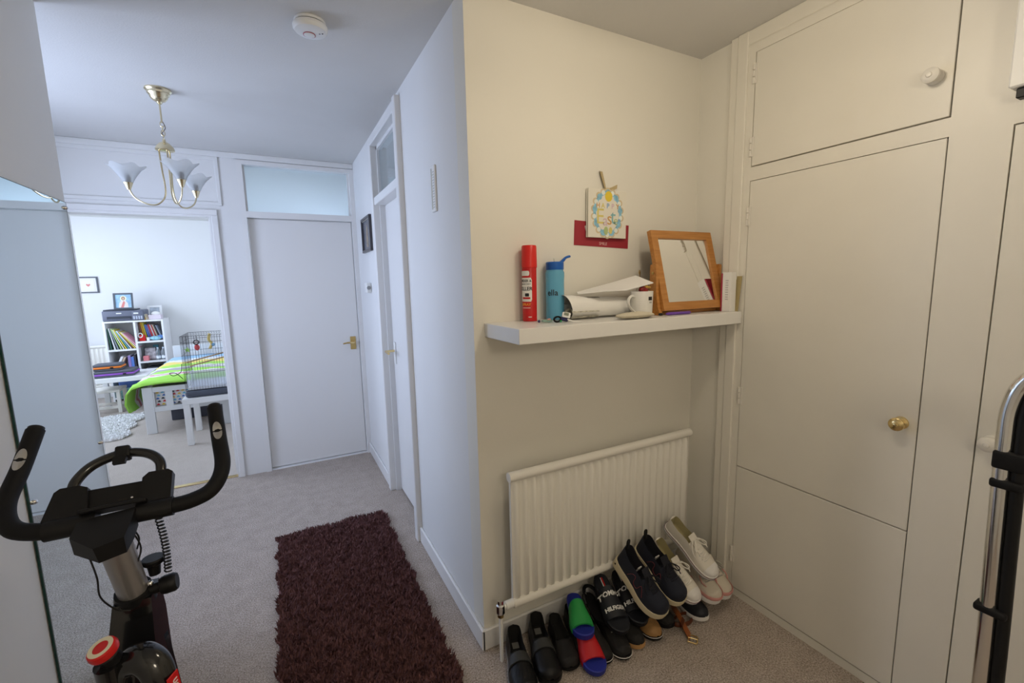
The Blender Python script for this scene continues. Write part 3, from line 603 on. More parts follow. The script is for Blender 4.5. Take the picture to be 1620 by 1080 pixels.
# ================================================================== CHROME TUBE FRAME AT THE RIGHT EDGE
tr = thing('folded_trolley', 'chrome tube handle with black straps leaning by the right cupboard door', 'trolley', (1.36, 0.2, 0))
tx = 1.36
p = [(tx, 0.300, 0.0), (tx, 0.306, 0.55), (tx, 0.314, 0.90), (tx, 0.318, 1.10), (tx, 0.316, 1.185), (tx, 0.296, 1.245), (tx, 0.25, 1.275), (tx, 0.18, 1.28), (tx, 0.05, 1.28), (tx, -0.02, 1.27), (tx, -0.06, 1.22), (tx, -0.07, 1.10), (tx, -0.075, 0.5), (tx, -0.08, 0.0)]
part('chrome_tube', tube(smooth_path(p, 6), 0.0145, 18), CHROME, tr)
p2 = [(tx+0.004, y-0.024 if y > 0.1 else y+0.024, z-(0.024 if z > 1.2 else 0)) for x, y, z in p]
part('black_inner_tube', tube(smooth_path(p2, 6), 0.0115, 14), BLACKP, tr)
for z, h in ((1.065, 0.040), (1.012, 0.020), (0.715, 0.018)):
    part('strap', box(tx-0.0175, tx+0.020, 0.278, 0.331, z-h/2, z+h/2, 0.006), BLACKF, tr)
    
# ================================================================== THINGS ON THE SHELF
ZS = 1.3195
def cyl_wrap(g, cxx, cyy, r, zc, ang0):
    """wrap lettering laid out in XY onto a cylinder, ang0 = facing direction"""
    def fn(p):
        a = ang0+p.x/r; rr = r+0.0003+p.z
        return (cxx+rr*math.cos(a), cyy+rr*math.sin(a), zc+p.y)
    return g.warp(fn)
FA = math.atan2(-1.44, -0.84)       # direction from the can towards the viewer
can = thing('aerosol_can', 'red insect killer aerosol can with red cap at the left of the shelf', 'aerosol can', (0.839, 1.448, ZS))
ax, ay, ar = 0.839, 1.448, 0.0285
part('body', lathe([(0.026, 0), (ar, 0.003), (ar, 0.195), (0.0265, 0.203), (0.024, 0.206)], 36, T(ax, ay, ZS)), mat('red_can_print', (0.55, 0.012, 0.012), 0.25), can)
part('cap', lathe([(0.0285, 0.200), (0.0288, 0.203), (0.0275, 0.276), (0.025, 0.280), (0, 0.280)], 36, T(ax, ay, ZS)), mat('red_cap_plastic', (0.70, 0.02, 0.015), 0.35), can)
def wrap_patch(w, h, ax, ay, r, zc, ang, off=0.0002, rnd=0.0):
    g = G(); n = 14
    for k in range(n+1):
        a = ang+(-w/2+w*k/n)/r; hh = h
        if rnd and (k == 0 or k == n): hh = h-rnd*2
        for s in (-1, 1): g.v.append(Vector((ax+(r+off)*math.cos(a), ay+(r+off)*math.sin(a), zc+s*hh/2)))
    g.f = [(2*k, 2*k+2, 2*k+3, 2*k+1) for k in range(n)]; return g
LA = FA-0.62
part('white_panel', wrap_patch(0.052, 0.088, ax, ay, ar, ZS+0.118, LA, 0.0002, 0.008), mat('white_label_print', (0.82, 0.80, 0.76), 0.4), can)
part('logo_flag', wrap_patch(0.040, 0.018, ax, ay, ar, ZS+0.178, LA-0.1, 0.0003, 0.005), mat('white_label_print', (0.82, 0.80, 0.76), 0.4), can)
BLKPRINT = mat('black_print', (0.01, 0.01, 0.012), 0.5)
g = cyl_wrap(text('SPIDER &', 0.0125, 0.0002, 0.02), ax, ay, ar, ZS+0.150, LA); g += cyl_wrap(text('CRAWLING INSECT', 0.0052, 0.0002, 0.015), ax, ay, ar, ZS+0.1385, LA); g += cyl_wrap(text('KILLER', 0.0185, 0.0002, 0.025), ax, ay, ar, ZS+0.121, LA)
part('lettering', g, BLKPRINT, can)
part('insect_mark', wrap_patch(0.016, 0.012, ax, ay, ar, ZS+0.099, LA+0.25, 0.0005, 0.003), BLKPRINT, can)
part('red_oval_mark', wrap_patch(0.034, 0.007, ax, ay, ar, ZS+0.087, LA+0.1, 0.0005, 0.002), mat('red_can_print', (0.55, 0.012, 0.012), 0.25), can)
part('orange_lettering', cyl_wrap(text('SPRAY', 0.013, 0.0002, 0.03), ax, ay, ar, ZS+0.063, LA+0.1), mat('orange_print', (0.85, 0.30, 0.02), 0.5), can)
part('small_print', wrap_patch(0.034, 0.004, ax, ay, ar, ZS+0.051, LA+0.1, 0.0004), mat('pink_print', (0.70, 0.35, 0.33), 0.5), can)
part('volume_mark', wrap_patch(0.012, 0.003, ax, ay, ar, ZS+0.017, LA+0.62, 0.0004), mat('white_label_print', (0.82, 0.80, 0.76), 0.4), can)
part('side_panel', wrap_patch(0.022, 0.195, ax, ay, ar, ZS+0.10, FA+1.52, 0.0003), mat('white_label_print', (0.82, 0.80, 0.76), 0.4), can)

bt = thing('water_bottle', 'translucent blue plastic water bottle with blue flip spout lid beside the red can', 'bottle', (0.950, 1.445, ZS))
qx, qy, qr = 0.950, 1.445, 0.0355
BLUET = mat('translucent_blue_plastic', (0.22, 0.66, 0.95), 0.14, trans=0.45)
part('body', lathe([(0.030, 0), (0.035, 0.004), (qr, 0.02), (qr, 0.150), (0.0365, 0.165), (0.0365, 0.178), (0.031, 0.192), (0.029, 0.196)], 36, T(qx, qy, ZS)), BLUET, bt)
LIDB = mat('blue_lid_plastic', (0.012, 0.12, 0.50), 0.35)
part('lid', lathe([(0.0335, 0.190), (0.0345, 0.192), (0.0345, 0.217), (0.032, 0.220), (0, 0.220)], 32, T(qx, qy, ZS)), LIDB, bt)
part('flip_spout', tube(smooth_path([(qx+0.022, qy-0.004, ZS+0.216), (qx+0.034, qy-0.004, ZS+0.224), (qx+0.048, qy-0.004, ZS+0.236), (qx+0.066, qy-0.004, ZS+0.241)], 5), [0.007]*8+[0.006]*8, 10, sx=0.8, sy=1.3), LIDB, bt)
part('straw_tip', tube([(qx-0.002, qy, ZS+0.219), (qx-0.004, qy, ZS+0.233)], 0.002, 8), mat('clear_straw', (0.6, 0.6, 0.5), 0.3), bt)
part('lettering', cyl_wrap(text('ella', 0.032, 0.0002, 0.012), qx, qy, qr+0.0003, ZS+0.103, FA-0.32), BLKPRINT, bt)

# rolled paper and envelope
rl = thing('rolled_paper', 'loosely rolled white magazine lying open end to the left beside the blue bottle', 'paper', (1.10, 1.40, ZS))
ctrl = []
def spiral(cxx, r0, sq, x, turns, open_):
    out = []; n = 40
    for i in range(n+1):
        a = -PI/2+open_+turns*2*PI*i/n; r = r0*(1-0.16*i/n)
        out.append((x, 1.40+0.95*r*math.cos(a), ZS+r0*sq+r*sq*math.sin(a)+0.0008))
    return out
rings = []
for x, r0, sq in ((0.955, 0.046, 1.04), (0.99, 0.047, 1.0), (1.06, 0.045, 0.95), (1.14, 0.045, 0.92), (1.24, 0.048, 0.82), (1.30, 0.050, 0.72)): rings.append(spiral(0, r0, sq, x+0.0, 1.32, 0.4))
for k, ring in enumerate(rings):      # slanted mouth
    if k == 0: rings[0] = [(p[0]+0.030*(1-(p[2]-ZS)/0.095), p[1], p[2]) for p in ring]
g = loft(rings, closed=False, cap=False)
part('outer_sheet', g, PAPER, rl, angle=80)
part('inner_pages', loft([[(x, 1.385+0.026*math.cos(a)*s, ZS+0.022+0.020*math.sin(a)*s+0.001) for a in np.linspace(-2.6, 2.9, 26)] for x, s in ((0.972, 1.0), (1.10, 0.95))], closed=False, cap=False), mat('printed_page', (0.50, 0.48, 0.40), 0.6, var=0.5, vscale=60), rl, angle=80)
part('inside_page', loft([[(x, 1.40+0.036*math.cos(a)*s, ZS+0.048+0.039*math.sin(a)*s) for a in np.linspace(0.2, 4.6, 26)] for x, s in ((0.985, 1.0), (1.12, 0.9))], closed=False, cap=False), mat('grey_printed_page', (0.36, 0.34, 0.32), 0.6, var=0.45, vscale=35), rl, angle=80)
en = thing('envelope', 'white envelope lying slanted on top of the rolled paper', 'envelope', (1.18, 1.38, ZS+0.09))
ev = [(1.030, 1.405, ZS+0.0945), (1.10, 1.335, ZS+0.103), (1.215, 1.335, ZS+0.104), (1.318, 1.30, ZS+0.130), (1.330, 1.41, ZS+0.160), (1.20, 1.44, ZS+0.128), (1.06, 1.455, ZS+0.099)]
g = G(); n = len(ev); g.v = [Vector(p) for p in ev]+[Vector(p)+Vector((0, 0, 0.003)) for p in ev]
g.f = [(5, 2, 3, 4)[::-1], (0, 1, 2, 5, 6), (n+5, n+4, n+3, n+2), (n+0, n+6, n+5, n+2, n+1)]+[(k, n+k, n+(k+1) % n, (k+1) % n) for k in range(n)]
part('paper_fold', g, mat('envelope_paper', (0.86, 0.85, 0.84), 0.7), en)

mg = thing('mug', 'white mug with a small black print holding wrapped sweets on the shelf', 'mug', (1.272, 1.315, ZS))
mx_, my_ = 1.276, 1.318
MUGM = mat('white_glazed_ceramic', (0.80, 0.79, 0.75), 0.18)
part('body', lathe([(0.034, 0), (0.039, 0.004), (0.041, 0.02), (0.0435, 0.098), (0.0430, 0.100), (0.0405, 0.098), (0.038, 0.02), (0.0, 0.012)], 40, T(mx_, my_, ZS)), MUGM, mg)
hd = Vector((-0.86, -0.05, 0)).normalized()
part('handle', tube([Vector((mx_, my_, ZS))+hd*a+Vector((0, 0, z)) for a, z in [(p.x, p.y) for p in smooth_path([(0.040, 0.079, 0), (0.058, 0.082, 0), (0.072, 0.070, 0), (0.073, 0.052, 0), (0.058, 0.032, 0), (0.040, 0.020, 0)], 6)]], 0.0052, 10, sx=1.0, sy=1.3), MUGM, mg)
part('black_print', wrap_patch(0.020, 0.014, mx_, my_, 0.0425, ZS+0.072, FA+0.62, 0.0006), BLKPRINT, mg)
part('grey_caption', wrap_patch(0.014, 0.006, mx_, my_, 0.0422, ZS+0.057, FA+0.66, 0.0006), mat('grey_caption_print', (0.4, 0.4, 0.38), 0.6), mg)
sw = thing('wrapped_sweets', 'red and gold wrapped sweets sticking out of the white mug', 'sweets', (mx_, my_, ZS+0.095))
part('red_wrapper', ball((mx_+0.014, my_+0.006, ZS+0.104), 0.019, 8, 1.2, 0.8, 0.9), mat('red_foil', (0.25, 0.02, 0.02), 0.3, 0.3, var=0.8, vscale=70), sw, angle=10)
part('gold_wrapper', tube([(mx_+0.006, my_, ZS+0.112), (mx_+0.024, my_, ZS+0.116), (mx_+0.046, my_, ZS+0.114)], [0.004, 0.008, 0.003], 7), mat('gold_foil', (0.75, 0.50, 0.12), 0.3, 0.7), sw, angle=10)
gs = thing('gold_ornament', 'slim gold ornament just showing above the envelope', 'ornament', (1.392, 1.452, ZS))
part('base', lathe([(0.016, 0), (0.016, 0.004), (0.004, 0.008), (0, 0.009)], 16, T(1.392, 1.452, ZS)), BRASS, gs)
part('rod', tube([(1.392, 1.452, ZS+0.005), (1.392, 1.452, ZS+0.165), (1.390, 1.452, ZS+0.175), (1.390, 1.452, ZS+0.186)], [0.0025, 0.0025, 0.005, 0.002], 8), BRASS, gs)
pch = thing('cloth_pouch', 'small flat cream cloth pouch lying in front of the mug', 'pouch', (1.19, 1.27, ZS))
g = ball((0, 0, 0), 1.0, 14).tf(T(1.195, 1.268, ZS+0.0125) @ Matrix.Diagonal((0.092, 0.034, 0.0125, 1))); 
g.warp(lambda p: (p.x, p.y, p.z+0.0012*math.sin(p.x*260)*max(0, (p.z-ZS-0.012)*70)))
part('cloth', g, mat('cream_canvas', (0.62, 0.57, 0.45), 0.9, bump=0.3, bscale=300), pch, angle=80)
part('hem', tube([(1.195+0.092*math.cos(a), 1.268+0.035*math.sin(a), ZS+0.0115) for a in np.linspace(0, 2*PI, 30, endpoint=False)], 0.0018, 6, closed=True), mat('cream_canvas_dark', (0.48, 0.43, 0.32), 0.9), pch)

# trinkets
td = thing('digital_keyring', 'tiny white key fob with a grey screen leaning on keys beside the blue bottle', 'key fob', (0.905, 1.30, ZS))
KM2 = T(0.912, 1.315, ZS+0.026) @ R('Z', -28) @ R('X', 55) @ R('Z', -14)
part('case', cbox(0, 0, 0, 0.030, 0.022, 0.007, 0.003).tf(KM2), WHITEP, td); part('screen', cbox(0, 0.001, 0.0037, 0.017, 0.012, 0.0006).tf(KM2), mat('grey_screen', (0.22, 0.24, 0.18), 0.2), td)
part('lower_case', cbox(-0.003, -0.006, -0.012, 0.026, 0.024, 0.014, 0.003).tf(KM2), mat('navy_plastic', (0.03, 0.03, 0.12), 0.4), td)
part('white_strap', tube([(0.905, 1.298, ZS+0.012), (0.928, 1.285, ZS+0.0025), (0.955, 1.28, ZS+0.0022)], 0.0022, 6), WHITEP, td)
ky = thing('hair_tie', 'black hair tie lying left of the tiny white key fob', 'hair tie', (0.885, 1.34, ZS))
part('band', tube([(0.887+0.013*math.cos(a), 1.335+0.010*math.sin(a), ZS+0.011+0.008*math.sin(a+0.6)) for a in np.linspace(0, 2*PI, 20, endpoint=False)], 0.0036, 8, closed=True), BLACKF, ky)
part('green_bead', ball((0.893, 1.322, ZS+0.0045), 0.004, 8), mat('green_plastic', (0.02, 0.35, 0.08), 0.3), ky)
br = thing('bead_bracelet', 'small clear and red bracelet lying in front of the red can', 'bracelet', (0.845, 1.36, ZS))
part('clear_band', tube([(0.853+0.018*math.cos(a), 1.352+0.014*math.sin(a), ZS+0.006) for a in np.linspace(0, 2*PI, 24, endpoint=False)], 0.004, 8, closed=True), mat('clear_green_plastic', (0.45, 0.65, 0.55), 0.1, trans=0.5), br)
part('red_bead', ball((0.856, 1.342, ZS+0.012), 0.004, 8, 2.0, 1, 0.8), mat('pale_red_plastic', (0.65, 0.30, 0.25), 0.3), br)
part('navy_bead', ball((0.826, 1.362, ZS+0.005), 0.005, 8), mat('navy_plastic', (0.03, 0.03, 0.12), 0.4), br)

# swivel mirror with wooden frame
PINE = wood_mat('varnished_pine', (0.42, 0.17, 0.035), (0.56, 0.26, 0.07))
sm2 = thing('table_mirror', 'tilted vanity mirror in an orange pine frame on the shelf', 'mirror', (1.565, 1.35, ZS))
fx0, fx1 = 1.372, 1.735; wx = fx1-fx0
tl = math.degrees(math.atan2(0.085, 0.325))
MM = T((fx0+fx1)/2, 1.300, ZS+0.016) @ R('X', -tl)
hh = 0.338; fw2 = 0.034
def framebar(pts): return prism(pts, -0.010, 0.010, Matrix(((1, 0, 0, 0), (0, 0, 1, 0), (0, 1, 0, 0), (0, 0, 0, 1))))
a, b2, c2 = wx/2, wx/2-fw2, fw2
for pts in ([(-a, 0), (a, 0), (b2, c2), (-b2, c2)], [(-a, hh), (-b2, hh-c2), (b2, hh-c2), (a, hh)], [(-a, 0), (-b2, c2), (-b2, hh-c2), (-a, hh)], [(a, 0), (a, hh), (b2, hh-c2), (b2, c2)]):
    part('frame_rail', framebar(pts).tf(MM), PINE, sm2, angle=20)
part('glass', box(-b2-0.002, b2+0.002, -0.003, 0.003, c2-0.002, hh-c2+0.002).tf(MM), MIRROR2, sm2)
part('backing_board', box(-a+0.01, a-0.01, 0.0101, 0.013, 0.01, hh-0.01).tf(MM), mat('hardboard', (0.25, 0.15, 0.08), 0.7), sm2)
for s in (-1, 1):
    xx = (fx0+fx1)/2+s*(a+0.009)
    g = loft([[(xx-0.007, 1.34-w, z), (xx+0.007, 1.34-w, z), (xx+0.007, 1.34+w, z), (xx-0.007, 1.34+w, z)] for w, z in ((0.045, ZS), (0.030, ZS+0.03), (0.018, ZS+0.10), (0.016, ZS+0.20), (0.012, ZS+0.205))])
    up2 = part('upright', g, PINE, sm2)
    part('pivot_screw', lathe([(0.006, 0), (0.006, 0.003), (0, 0.004)], 10, T(xx+s*0.007, 1.34, ZS+0.17) @ R('Y', 90*s)), BRASSDK, up2)
part('base_bar', box(fx0, fx1, 1.33, 1.36, ZS, ZS+0.014, 0.002), PINE, sm2)
single('purple_pen', tube([(1.372, 1.283, ZS+0.0065), (1.378, 1.2825, ZS+0.0065), (1.385, 1.2825, ZS+0.0065), (1.50, 1.275, ZS+0.0065), (1.505, 1.275, ZS+0.0065)], [0.002, 0.0045, 0.006, 0.006, 0.003], 12), mat('purple_plastic', (0.16, 0.06, 0.40), 0.35), 'purple pen lying under the front of the pine mirror', 'pen', (1.44, 1.28, ZS))
single('black_keys', ball((1.352, 1.29, ZS+0.006), 0.006, 8, 2.0, 1.2, 0.9), BLACKP, 'small black object between the mug and the pine mirror', 'trinket', (1.352, 1.29, ZS))
wbx = thing('white_carton', 'narrow white printed carton standing at the right end of the shelf', 'carton', (1.735, 1.262, ZS))
part('carton', box(1.710, 1.746, 1.245, 1.285, ZS, ZS+0.168, 0.001), PAPER, wbx)
g = G()
for k in range(9): g += box(1.7094, 1.7099, 1.256+0.001*(k % 2), 1.270, ZS+0.050+k*0.010, ZS+0.055+k*0.010)
part('printed_text', g, mat('pale_grey_print', (0.55, 0.54, 0.53), 0.6), wbx)
single('red_booklet', box(1.710, 1.750, 1.2862, 1.2925, ZS, ZS+0.163, 0.001), mat('dark_red_card', (0.40, 0.02, 0.06), 0.5), 'thin dark red booklet behind the narrow white carton', 'booklet', (1.73, 1.289, ZS))
single('kraft_card', loft([[(1.7475, 1.235, ZS), (1.7505, 1.235, ZS), (1.7505, 1.25, ZS), (1.7475, 1.25, ZS)], [(1.7525, 1.225, ZS+0.15), (1.7560, 1.225, ZS+0.15), (1.7560, 1.29, ZS+0.15), (1.7525, 1.29, ZS+0.15)]]), mat('kraft_card', (0.42, 0.34, 0.16), 0.7), 'olive brown card leaning between the white carton and the cupboard frame', 'card', (1.75, 1.25, ZS))

# ================================================================== CARDS ON THE WALL
rc = thing('red_card', 'wide dark red card on the wall behind the white Easter card', 'card', (1.215, YS, 1.60))
RCM = T(1.215, YS-0.0012, 1.652) @ R('Y', 2.3) @ R('X', 90)
part('card', cbox(0, 0, 0, 0.284, 0.098, 0.001).tf(RCM), mat('dark_red_card2', (0.34, 0.025, 0.04), 0.55), rc)
part('lettering', text('SMILE', 0.017, 0.0002).tf(RCM @ T(0.006, -0.036, 0.0008)), mat('pink_lettering', (0.75, 0.5, 0.48), 0.5), rc)
part('white_motif', prism([(-0.091, 0.03), (-0.086, 0.032), (-0.083, 0.02), (-0.081, 0.008), (-0.085, 0.010), (-0.089, 0.02)], 0.0006, 0.0009, RCM), WHITEP, rc)
ec = thing('easter_card', 'white Happy Easter greeting card with a blue flower wreath hung by a tan ribbon', 'card', (1.23, YS, 1.64))
ECM = T(1.229, YS-0.017, 1.735) @ R('Y', 0.6) @ R('Z', 0.0) @ R('X', 90)
def ep(poly, z0=0.0015, z1=0.0018): return prism(poly, z0, z1, ECM)
part('front_page', cbox(0, 0, 0, 0.199, 0.192, 0.003, 0.0005).tf(ECM), mat('cream_card', (0.80, 0.77, 0.68), 0.6), ec)
part('back_page', cbox(-0.002, 0, -0.008, 0.199, 0.192, 0.002).tf(ECM), mat('cream_card', (0.80, 0.77, 0.68), 0.6), ec)
blue = mat('sky_blue_print', (0.26, 0.52, 0.68), 0.6, var=0.25, vscale=60); pale = mat('white_petal_print', (0.80, 0.84, 0.80), 0.6); gold = mat('tan_outline_print', (0.66, 0.55, 0.36), 0.6)
g1 = G(); g2 = G(); g3 = G()
n = 18
for k in range(n):
    a = 2*PI*k/n+0.17; ux, uy = 0.067*math.cos(a), 0.083*math.sin(a)+0.002
    if k % 2 == 0: g1 += ep(ell(ux, uy, 0.0125, 0.0125, 14), 0.0016, 0.0019)
    else: g2 += ep(ell(ux*1.04, uy*1.04, 0.0095, 0.0095, 12), 0.0016, 0.00195)
    g3 += ep(ell(ux*1.09, uy*1.07, 0.0140, 0.0140, 14), 0.0014, 0.00165)
ringp = G(); m_ = 40
for k in range(m_):
    a = 2*PI*k/m_
    for rr in (0.0, 0.014): ringp.v.append(ECM @ Vector(((0.060+rr)*math.cos(a), (0.076+rr)*math.sin(a)+0.002, 0.00178)))
ringp.f = [(2*k, 2*k+1, (2*k+3) % (2*m_), (2*k+2) % (2*m_)) for k in range(m_)]
part('wreath_outline', g3, gold, ec); part('wreath_flowers', g1, blue, ec); part('wreath_ring', ringp, blue, ec); part('white_flowers', g2, pale, ec)
part('yellow_chick', ep(ell(0.004, 0.070, 0.019, 0.021, 22), 0.0019, 0.0022), mat('yellow_print', (0.80, 0.60, 0.05), 0.6), ec)
cols = {'o': (0.62, 0.34, 0.12), 'y': (0.72, 0.62, 0.20), 'b': (0.20, 0.38, 0.62), 'p': (0.68, 0.50, 0.58), 't': (0.25, 0.48, 0.50), 'g': (0.45, 0.55, 0.25)}
def cm(k): return mat('print_'+{'o': 'orange', 'y': 'yellow', 'b': 'blue', 'p': 'pink', 't': 'teal', 'g': 'green'}[k], cols[k], 0.6)
for k, (c_, col_) in enumerate(zip('HAPPY', 'oybpo')): part('letter', text(c_, 0.027, 0.0002, 0.02).tf(ECM @ T(-0.050+0.0255*k, 0.031, 0.0020)), cm(col_), ec)
for x, y, c_, s, col_ in ((-0.039, -0.014, 'E', 0.088, 'y'), (-0.012, -0.028, 'a', 0.062, 'p'), (0.010, -0.020, 's', 0.074, 'o'), (0.029, -0.012, 't', 0.086, 't'), (0.043, -0.026, 'e', 0.052, 'g'), (0.060, -0.024, 'r', 0.040, 'b')):
    part('letter', text(c_, s, 0.0002, 0.0).tf(ECM @ T(x, y, 0.0020)), cm(col_), ec)
part('printed_egg', ep(ell(-0.008, -0.068, 0.011, 0.017, 18), 0.0019, 0.0022), cm('g'), ec); part('printed_egg', ep(ell(0.016, -0.066, 0.009, 0.014, 18), 0.0019, 0.0022), cm('y'), ec)
RIB = mat('tan_ribbon', (0.50, 0.40, 0.22), 0.5)
g = loft([[(1.193, YS-0.012, 1.903), (1.197, YS-0.005, 1.904)], [(1.219, YS-0.014, 1.828), (1.224, YS-0.010, 1.826)]], closed=False, cap=False)
g2_ = loft([[(1.197, YS-0.005, 1.904), (1.213, YS-0.004, 1.904)], [(1.222, YS-0.010, 1.826), (1.231, YS-0.010, 1.827)]], closed=False, cap=False)
part('ribbon', g, mat('dark_tan_ribbon', (0.22, 0.17, 0.09), 0.5), ec); part('ribbon', g2_, RIB, ec)
part('ribbon_tail', loft([[(1.222, YS-0.010, 1.834), (1.224, YS-0.011, 1.824)], [(1.252, YS-0.014, 1.843), (1.255, YS-0.015, 1.829)], [(1.285, YS-0.012, 1.857), (1.285, YS-0.010, 1.841)]], closed=False, cap=False), RIB, ec)

# ================================================================== SHOES UNDER THE RADIATOR
OUT_T = [0, 0.012, 0.04, 0.10, 0.20, 0.35, 0.48, 0.60, 0.72, 0.82, 0.90, 0.955, 0.985, 1.0]
OUT_W = [0.12, 0.36, 0.54, 0.66, 0.70, 0.70, 0.78, 0.92, 1.0, 0.97, 0.85, 0.63, 0.38, 0.12]
def half_w(t, W): return W/2*float(np.interp(t, OUT_T, OUT_W))
def outline(L, W, bend, grow=0.0, n=34):
    ts = [0.5-0.5*math.cos(PI*k/(n-1)) for k in range(n)]
    pts = [(bend*math.sin(PI*t)+half_w(t, W)+grow, -grow*(1-2*t)*1.0+t*L) for t in ts]+[(bend*math.sin(PI*t)-half_w(t, W)-grow, -grow*(1-2*t)+t*L) for t in ts[::-1]]
    return pts
def ring_of(pts, z, zt=None, spring=0.0, L=1):
    return [(x, y, z+spring*max(0, (y/L-0.65)/0.35)**2) for x, y in pts]
def place(Hp, Tp, roll=0.0):
    Hv, Tv = Vector(Hp), Vector(Tp); y = (Tv-Hv).normalized(); x = y.cross(Vector((0, 0, 1))).normalized(); z = x.cross(y)
    m = Matrix(((x.x, y.x, z.x, Hv.x), (x.y, y.y, z.y, Hv.y), (x.z, y.z, z.z, Hv.z), (0, 0, 0, 1)))
    return m @ R('Y', roll), (Tv-Hv).length
def sole(par, L, W, bend, h, m, grow=0.003, stripe=None, heel=0.0, spring=0.010, outs=None):
    o0 = outline(L, W, bend, grow-0.004); o1 = outline(L, W, bend, grow); o2 = outline(L, W, bend, grow-0.001)
    g = loft([ring_of(o0, 0, None, spring, L), ring_of(o1, 0.004, None, spring, L), ring_of(o1, h-0.003, None, spring, L), ring_of(o2, h, None, spring, L)], True, 'strip')
    if heel:
        g.warp(lambda p: (p.x, p.y, p.z+(heel*max(0, 1-p.y/L*1.6) if p.z > h*0.6 else 0)))
    part('sole', g, m, par, local=True)
    if stripe:
        zz, mm, rr = stripe
        part('sole_stripe', tube(ring_of(outline(L, W, bend, grow+0.0003), zz, None, spring, L), rr, 5, closed=True, sx=1.0), mm, par, local=True)
def upper(par, L, W, bend, z0, hh, hi, ht, thr, m, lin, toe=None, toe_t=0.84, spring=0.010, heel=0.0):
    """shoe upper as one loft with a real foot opening; hh rim height at the heel, hi height at the instep, ht at the toe, thr where the throat ends"""
    nt = 40; rings = []; tt = [0.0+1.0*(0.5-0.5*math.cos(PI*k/(nt-1))) for k in range(nt)]; ns, nu = 5, 11
    ops = []
    for t in tt:
        w = half_w(t, W); cx_ = bend*math.sin(PI*t); zb = z0+spring*max(0, (t-0.65)/0.35)**2+heel*max(0, 1-1.6*t)
        o = float(np.interp(t, [0, 0.025, 0.05, thr-0.10, thr, 1], [0, 0, 1, 1, 0, 0])); ops.append(o)
        rim = float(np.interp(t, [0, 0.06, 0.22, thr-0.05, thr], [hh*0.96, hh, hh*0.80, hi*0.9, hi*0.80]))
        top = float(np.interp(t, [0, 0.03, thr-0.02, thr+0.12, 0.80, 0.93, 0.985, 1], [hh, hh, hi, hi*0.86, ht*1.12, ht*0.92, ht*0.5, ht*0.15]))
        zr = rim if t < thr else top*0.60
        if thr <= t < thr+0.1: zr = rim+(top*0.60-rim)*(t-thr)/0.1
        pin = float(np.interp(t, [0, 0.3, 0.55, 1], [0.80, 0.72, 0.80, 0.86])); ring = []
        for k in range(ns):
            s = k/ns; ring.append((-w*(1-(1-pin)*s**1.5), s))
        left = [(x, zb+zr*s) for x, s in ring]; xr = w*pin
        mid = []
        for k in range(nu):
            u = -1+2*k/(nu-1)
            xa, za = xr*u, zr+(max(top, zr)-zr)*(1-abs(u)**2.2)
            xo = xr*0.90*math.copysign(abs(u)**0.6, u) if abs(u) < 1 else xr*u; zo = zr-(zr-0.006)*(1-abs(u)**7)
            mid.append((xa+(xo-xa)*o, zb+za+(zo-za)*o))
        right = [(-x, z) for x, z in left[::-1]]
        rings.append([(x+cx_, t*L, z) for x, z in left+mid+right])
    n = len(rings[0]); gu, gl, gt = G(), G(), G()
    for g in (gu, gl, gt): g.v = [Vector(p) for r in rings for p in r]
    for i in range(nt-1):
        for k in range(n-1):
            q = (i*n+k, i*n+k+1, (i+1)*n+k+1, (i+1)*n+k)
            if ns <= k < ns+nu-1 and (ops[i]+ops[i+1])/2 > 0.30: gl.f.append(q)
            elif toe is not None and tt[i] >= toe_t: gt.f.append(q)
            else: gu.f.append(q)
    part('upper', gu, m, par, local=True, angle=70); part('lining', gl, lin, par, local=True, angle=70)
    if toe is not None: part('toe_cap', gt.warp(lambda p: (p.x*1.0, p.y, p.z+0.0006)), toe, par, local=True, angle=70)
    def top_at(t):
        zb = z0+spring*max(0, (t-0.65)/0.35)**2
        return zb+float(np.interp(t, [0, 0.03, thr-0.02, thr+0.12, 0.80, 0.93, 1], [hh, hh, hi, hi*0.86, ht*1.12, ht*0.92, ht*0.15])), bend*math.sin(PI*t), half_w(t, W)
    return top_at
def laces(par, L, top_at, t0, t1, n, m, r=0.0022, bow=True):
    g = G()
    for k in range(n):
        t = t0+(t1-t0)*k/(n-1); z, cx_, w = top_at(t); ww = w*0.42
        g += tube([(cx_-ww, t*L, z-0.006), (cx_-ww*0.5, t*L+0.003, z+0.002), (cx_+ww*0.5, t*L+0.006, z+0.002), (cx_+ww, t*L+0.003, z-0.006)], r, 6)
        if k < n-1:
            t2 = t0+(t1-t0)*(k+1)/(n-1); z2, c2_, w2 = top_at(t2)
            g += tube([(cx_-ww, t*L, z-0.005), (cx_, (t+t2)/2*L, (z+z2)/2+0.003), (c2_+w2*0.42, t2*L, z2-0.005)], r*0.9, 6)
    part('lace', g, m, par, local=True)
    if bow:
        z, cx_, w = top_at(t0); y = t0*L; g = G()
        for s in (-1, 1):
            g += tube(smooth_path([(cx_, y, z+0.003), (cx_+s*0.018, y+0.014, z+0.016), (cx_+s*0.036, y+0.034, z+0.008), (cx_+s*0.030, y+0.040, z-0.002), (cx_+s*0.010, y+0.018, z+0.004), (cx_, y, z+0.003)], 5), r, 6)
            g += tube(smooth_path([(cx_, y, z+0.004), (cx_+s*0.022, y+0.006, z+0.006), (cx_+s*0.040, y+0.03, z-0.010), (cx_+s*0.042, y+0.05, z-0.02)], 5), r*0.9, 6)
        part('lace_bow', g, m, par, local=True)
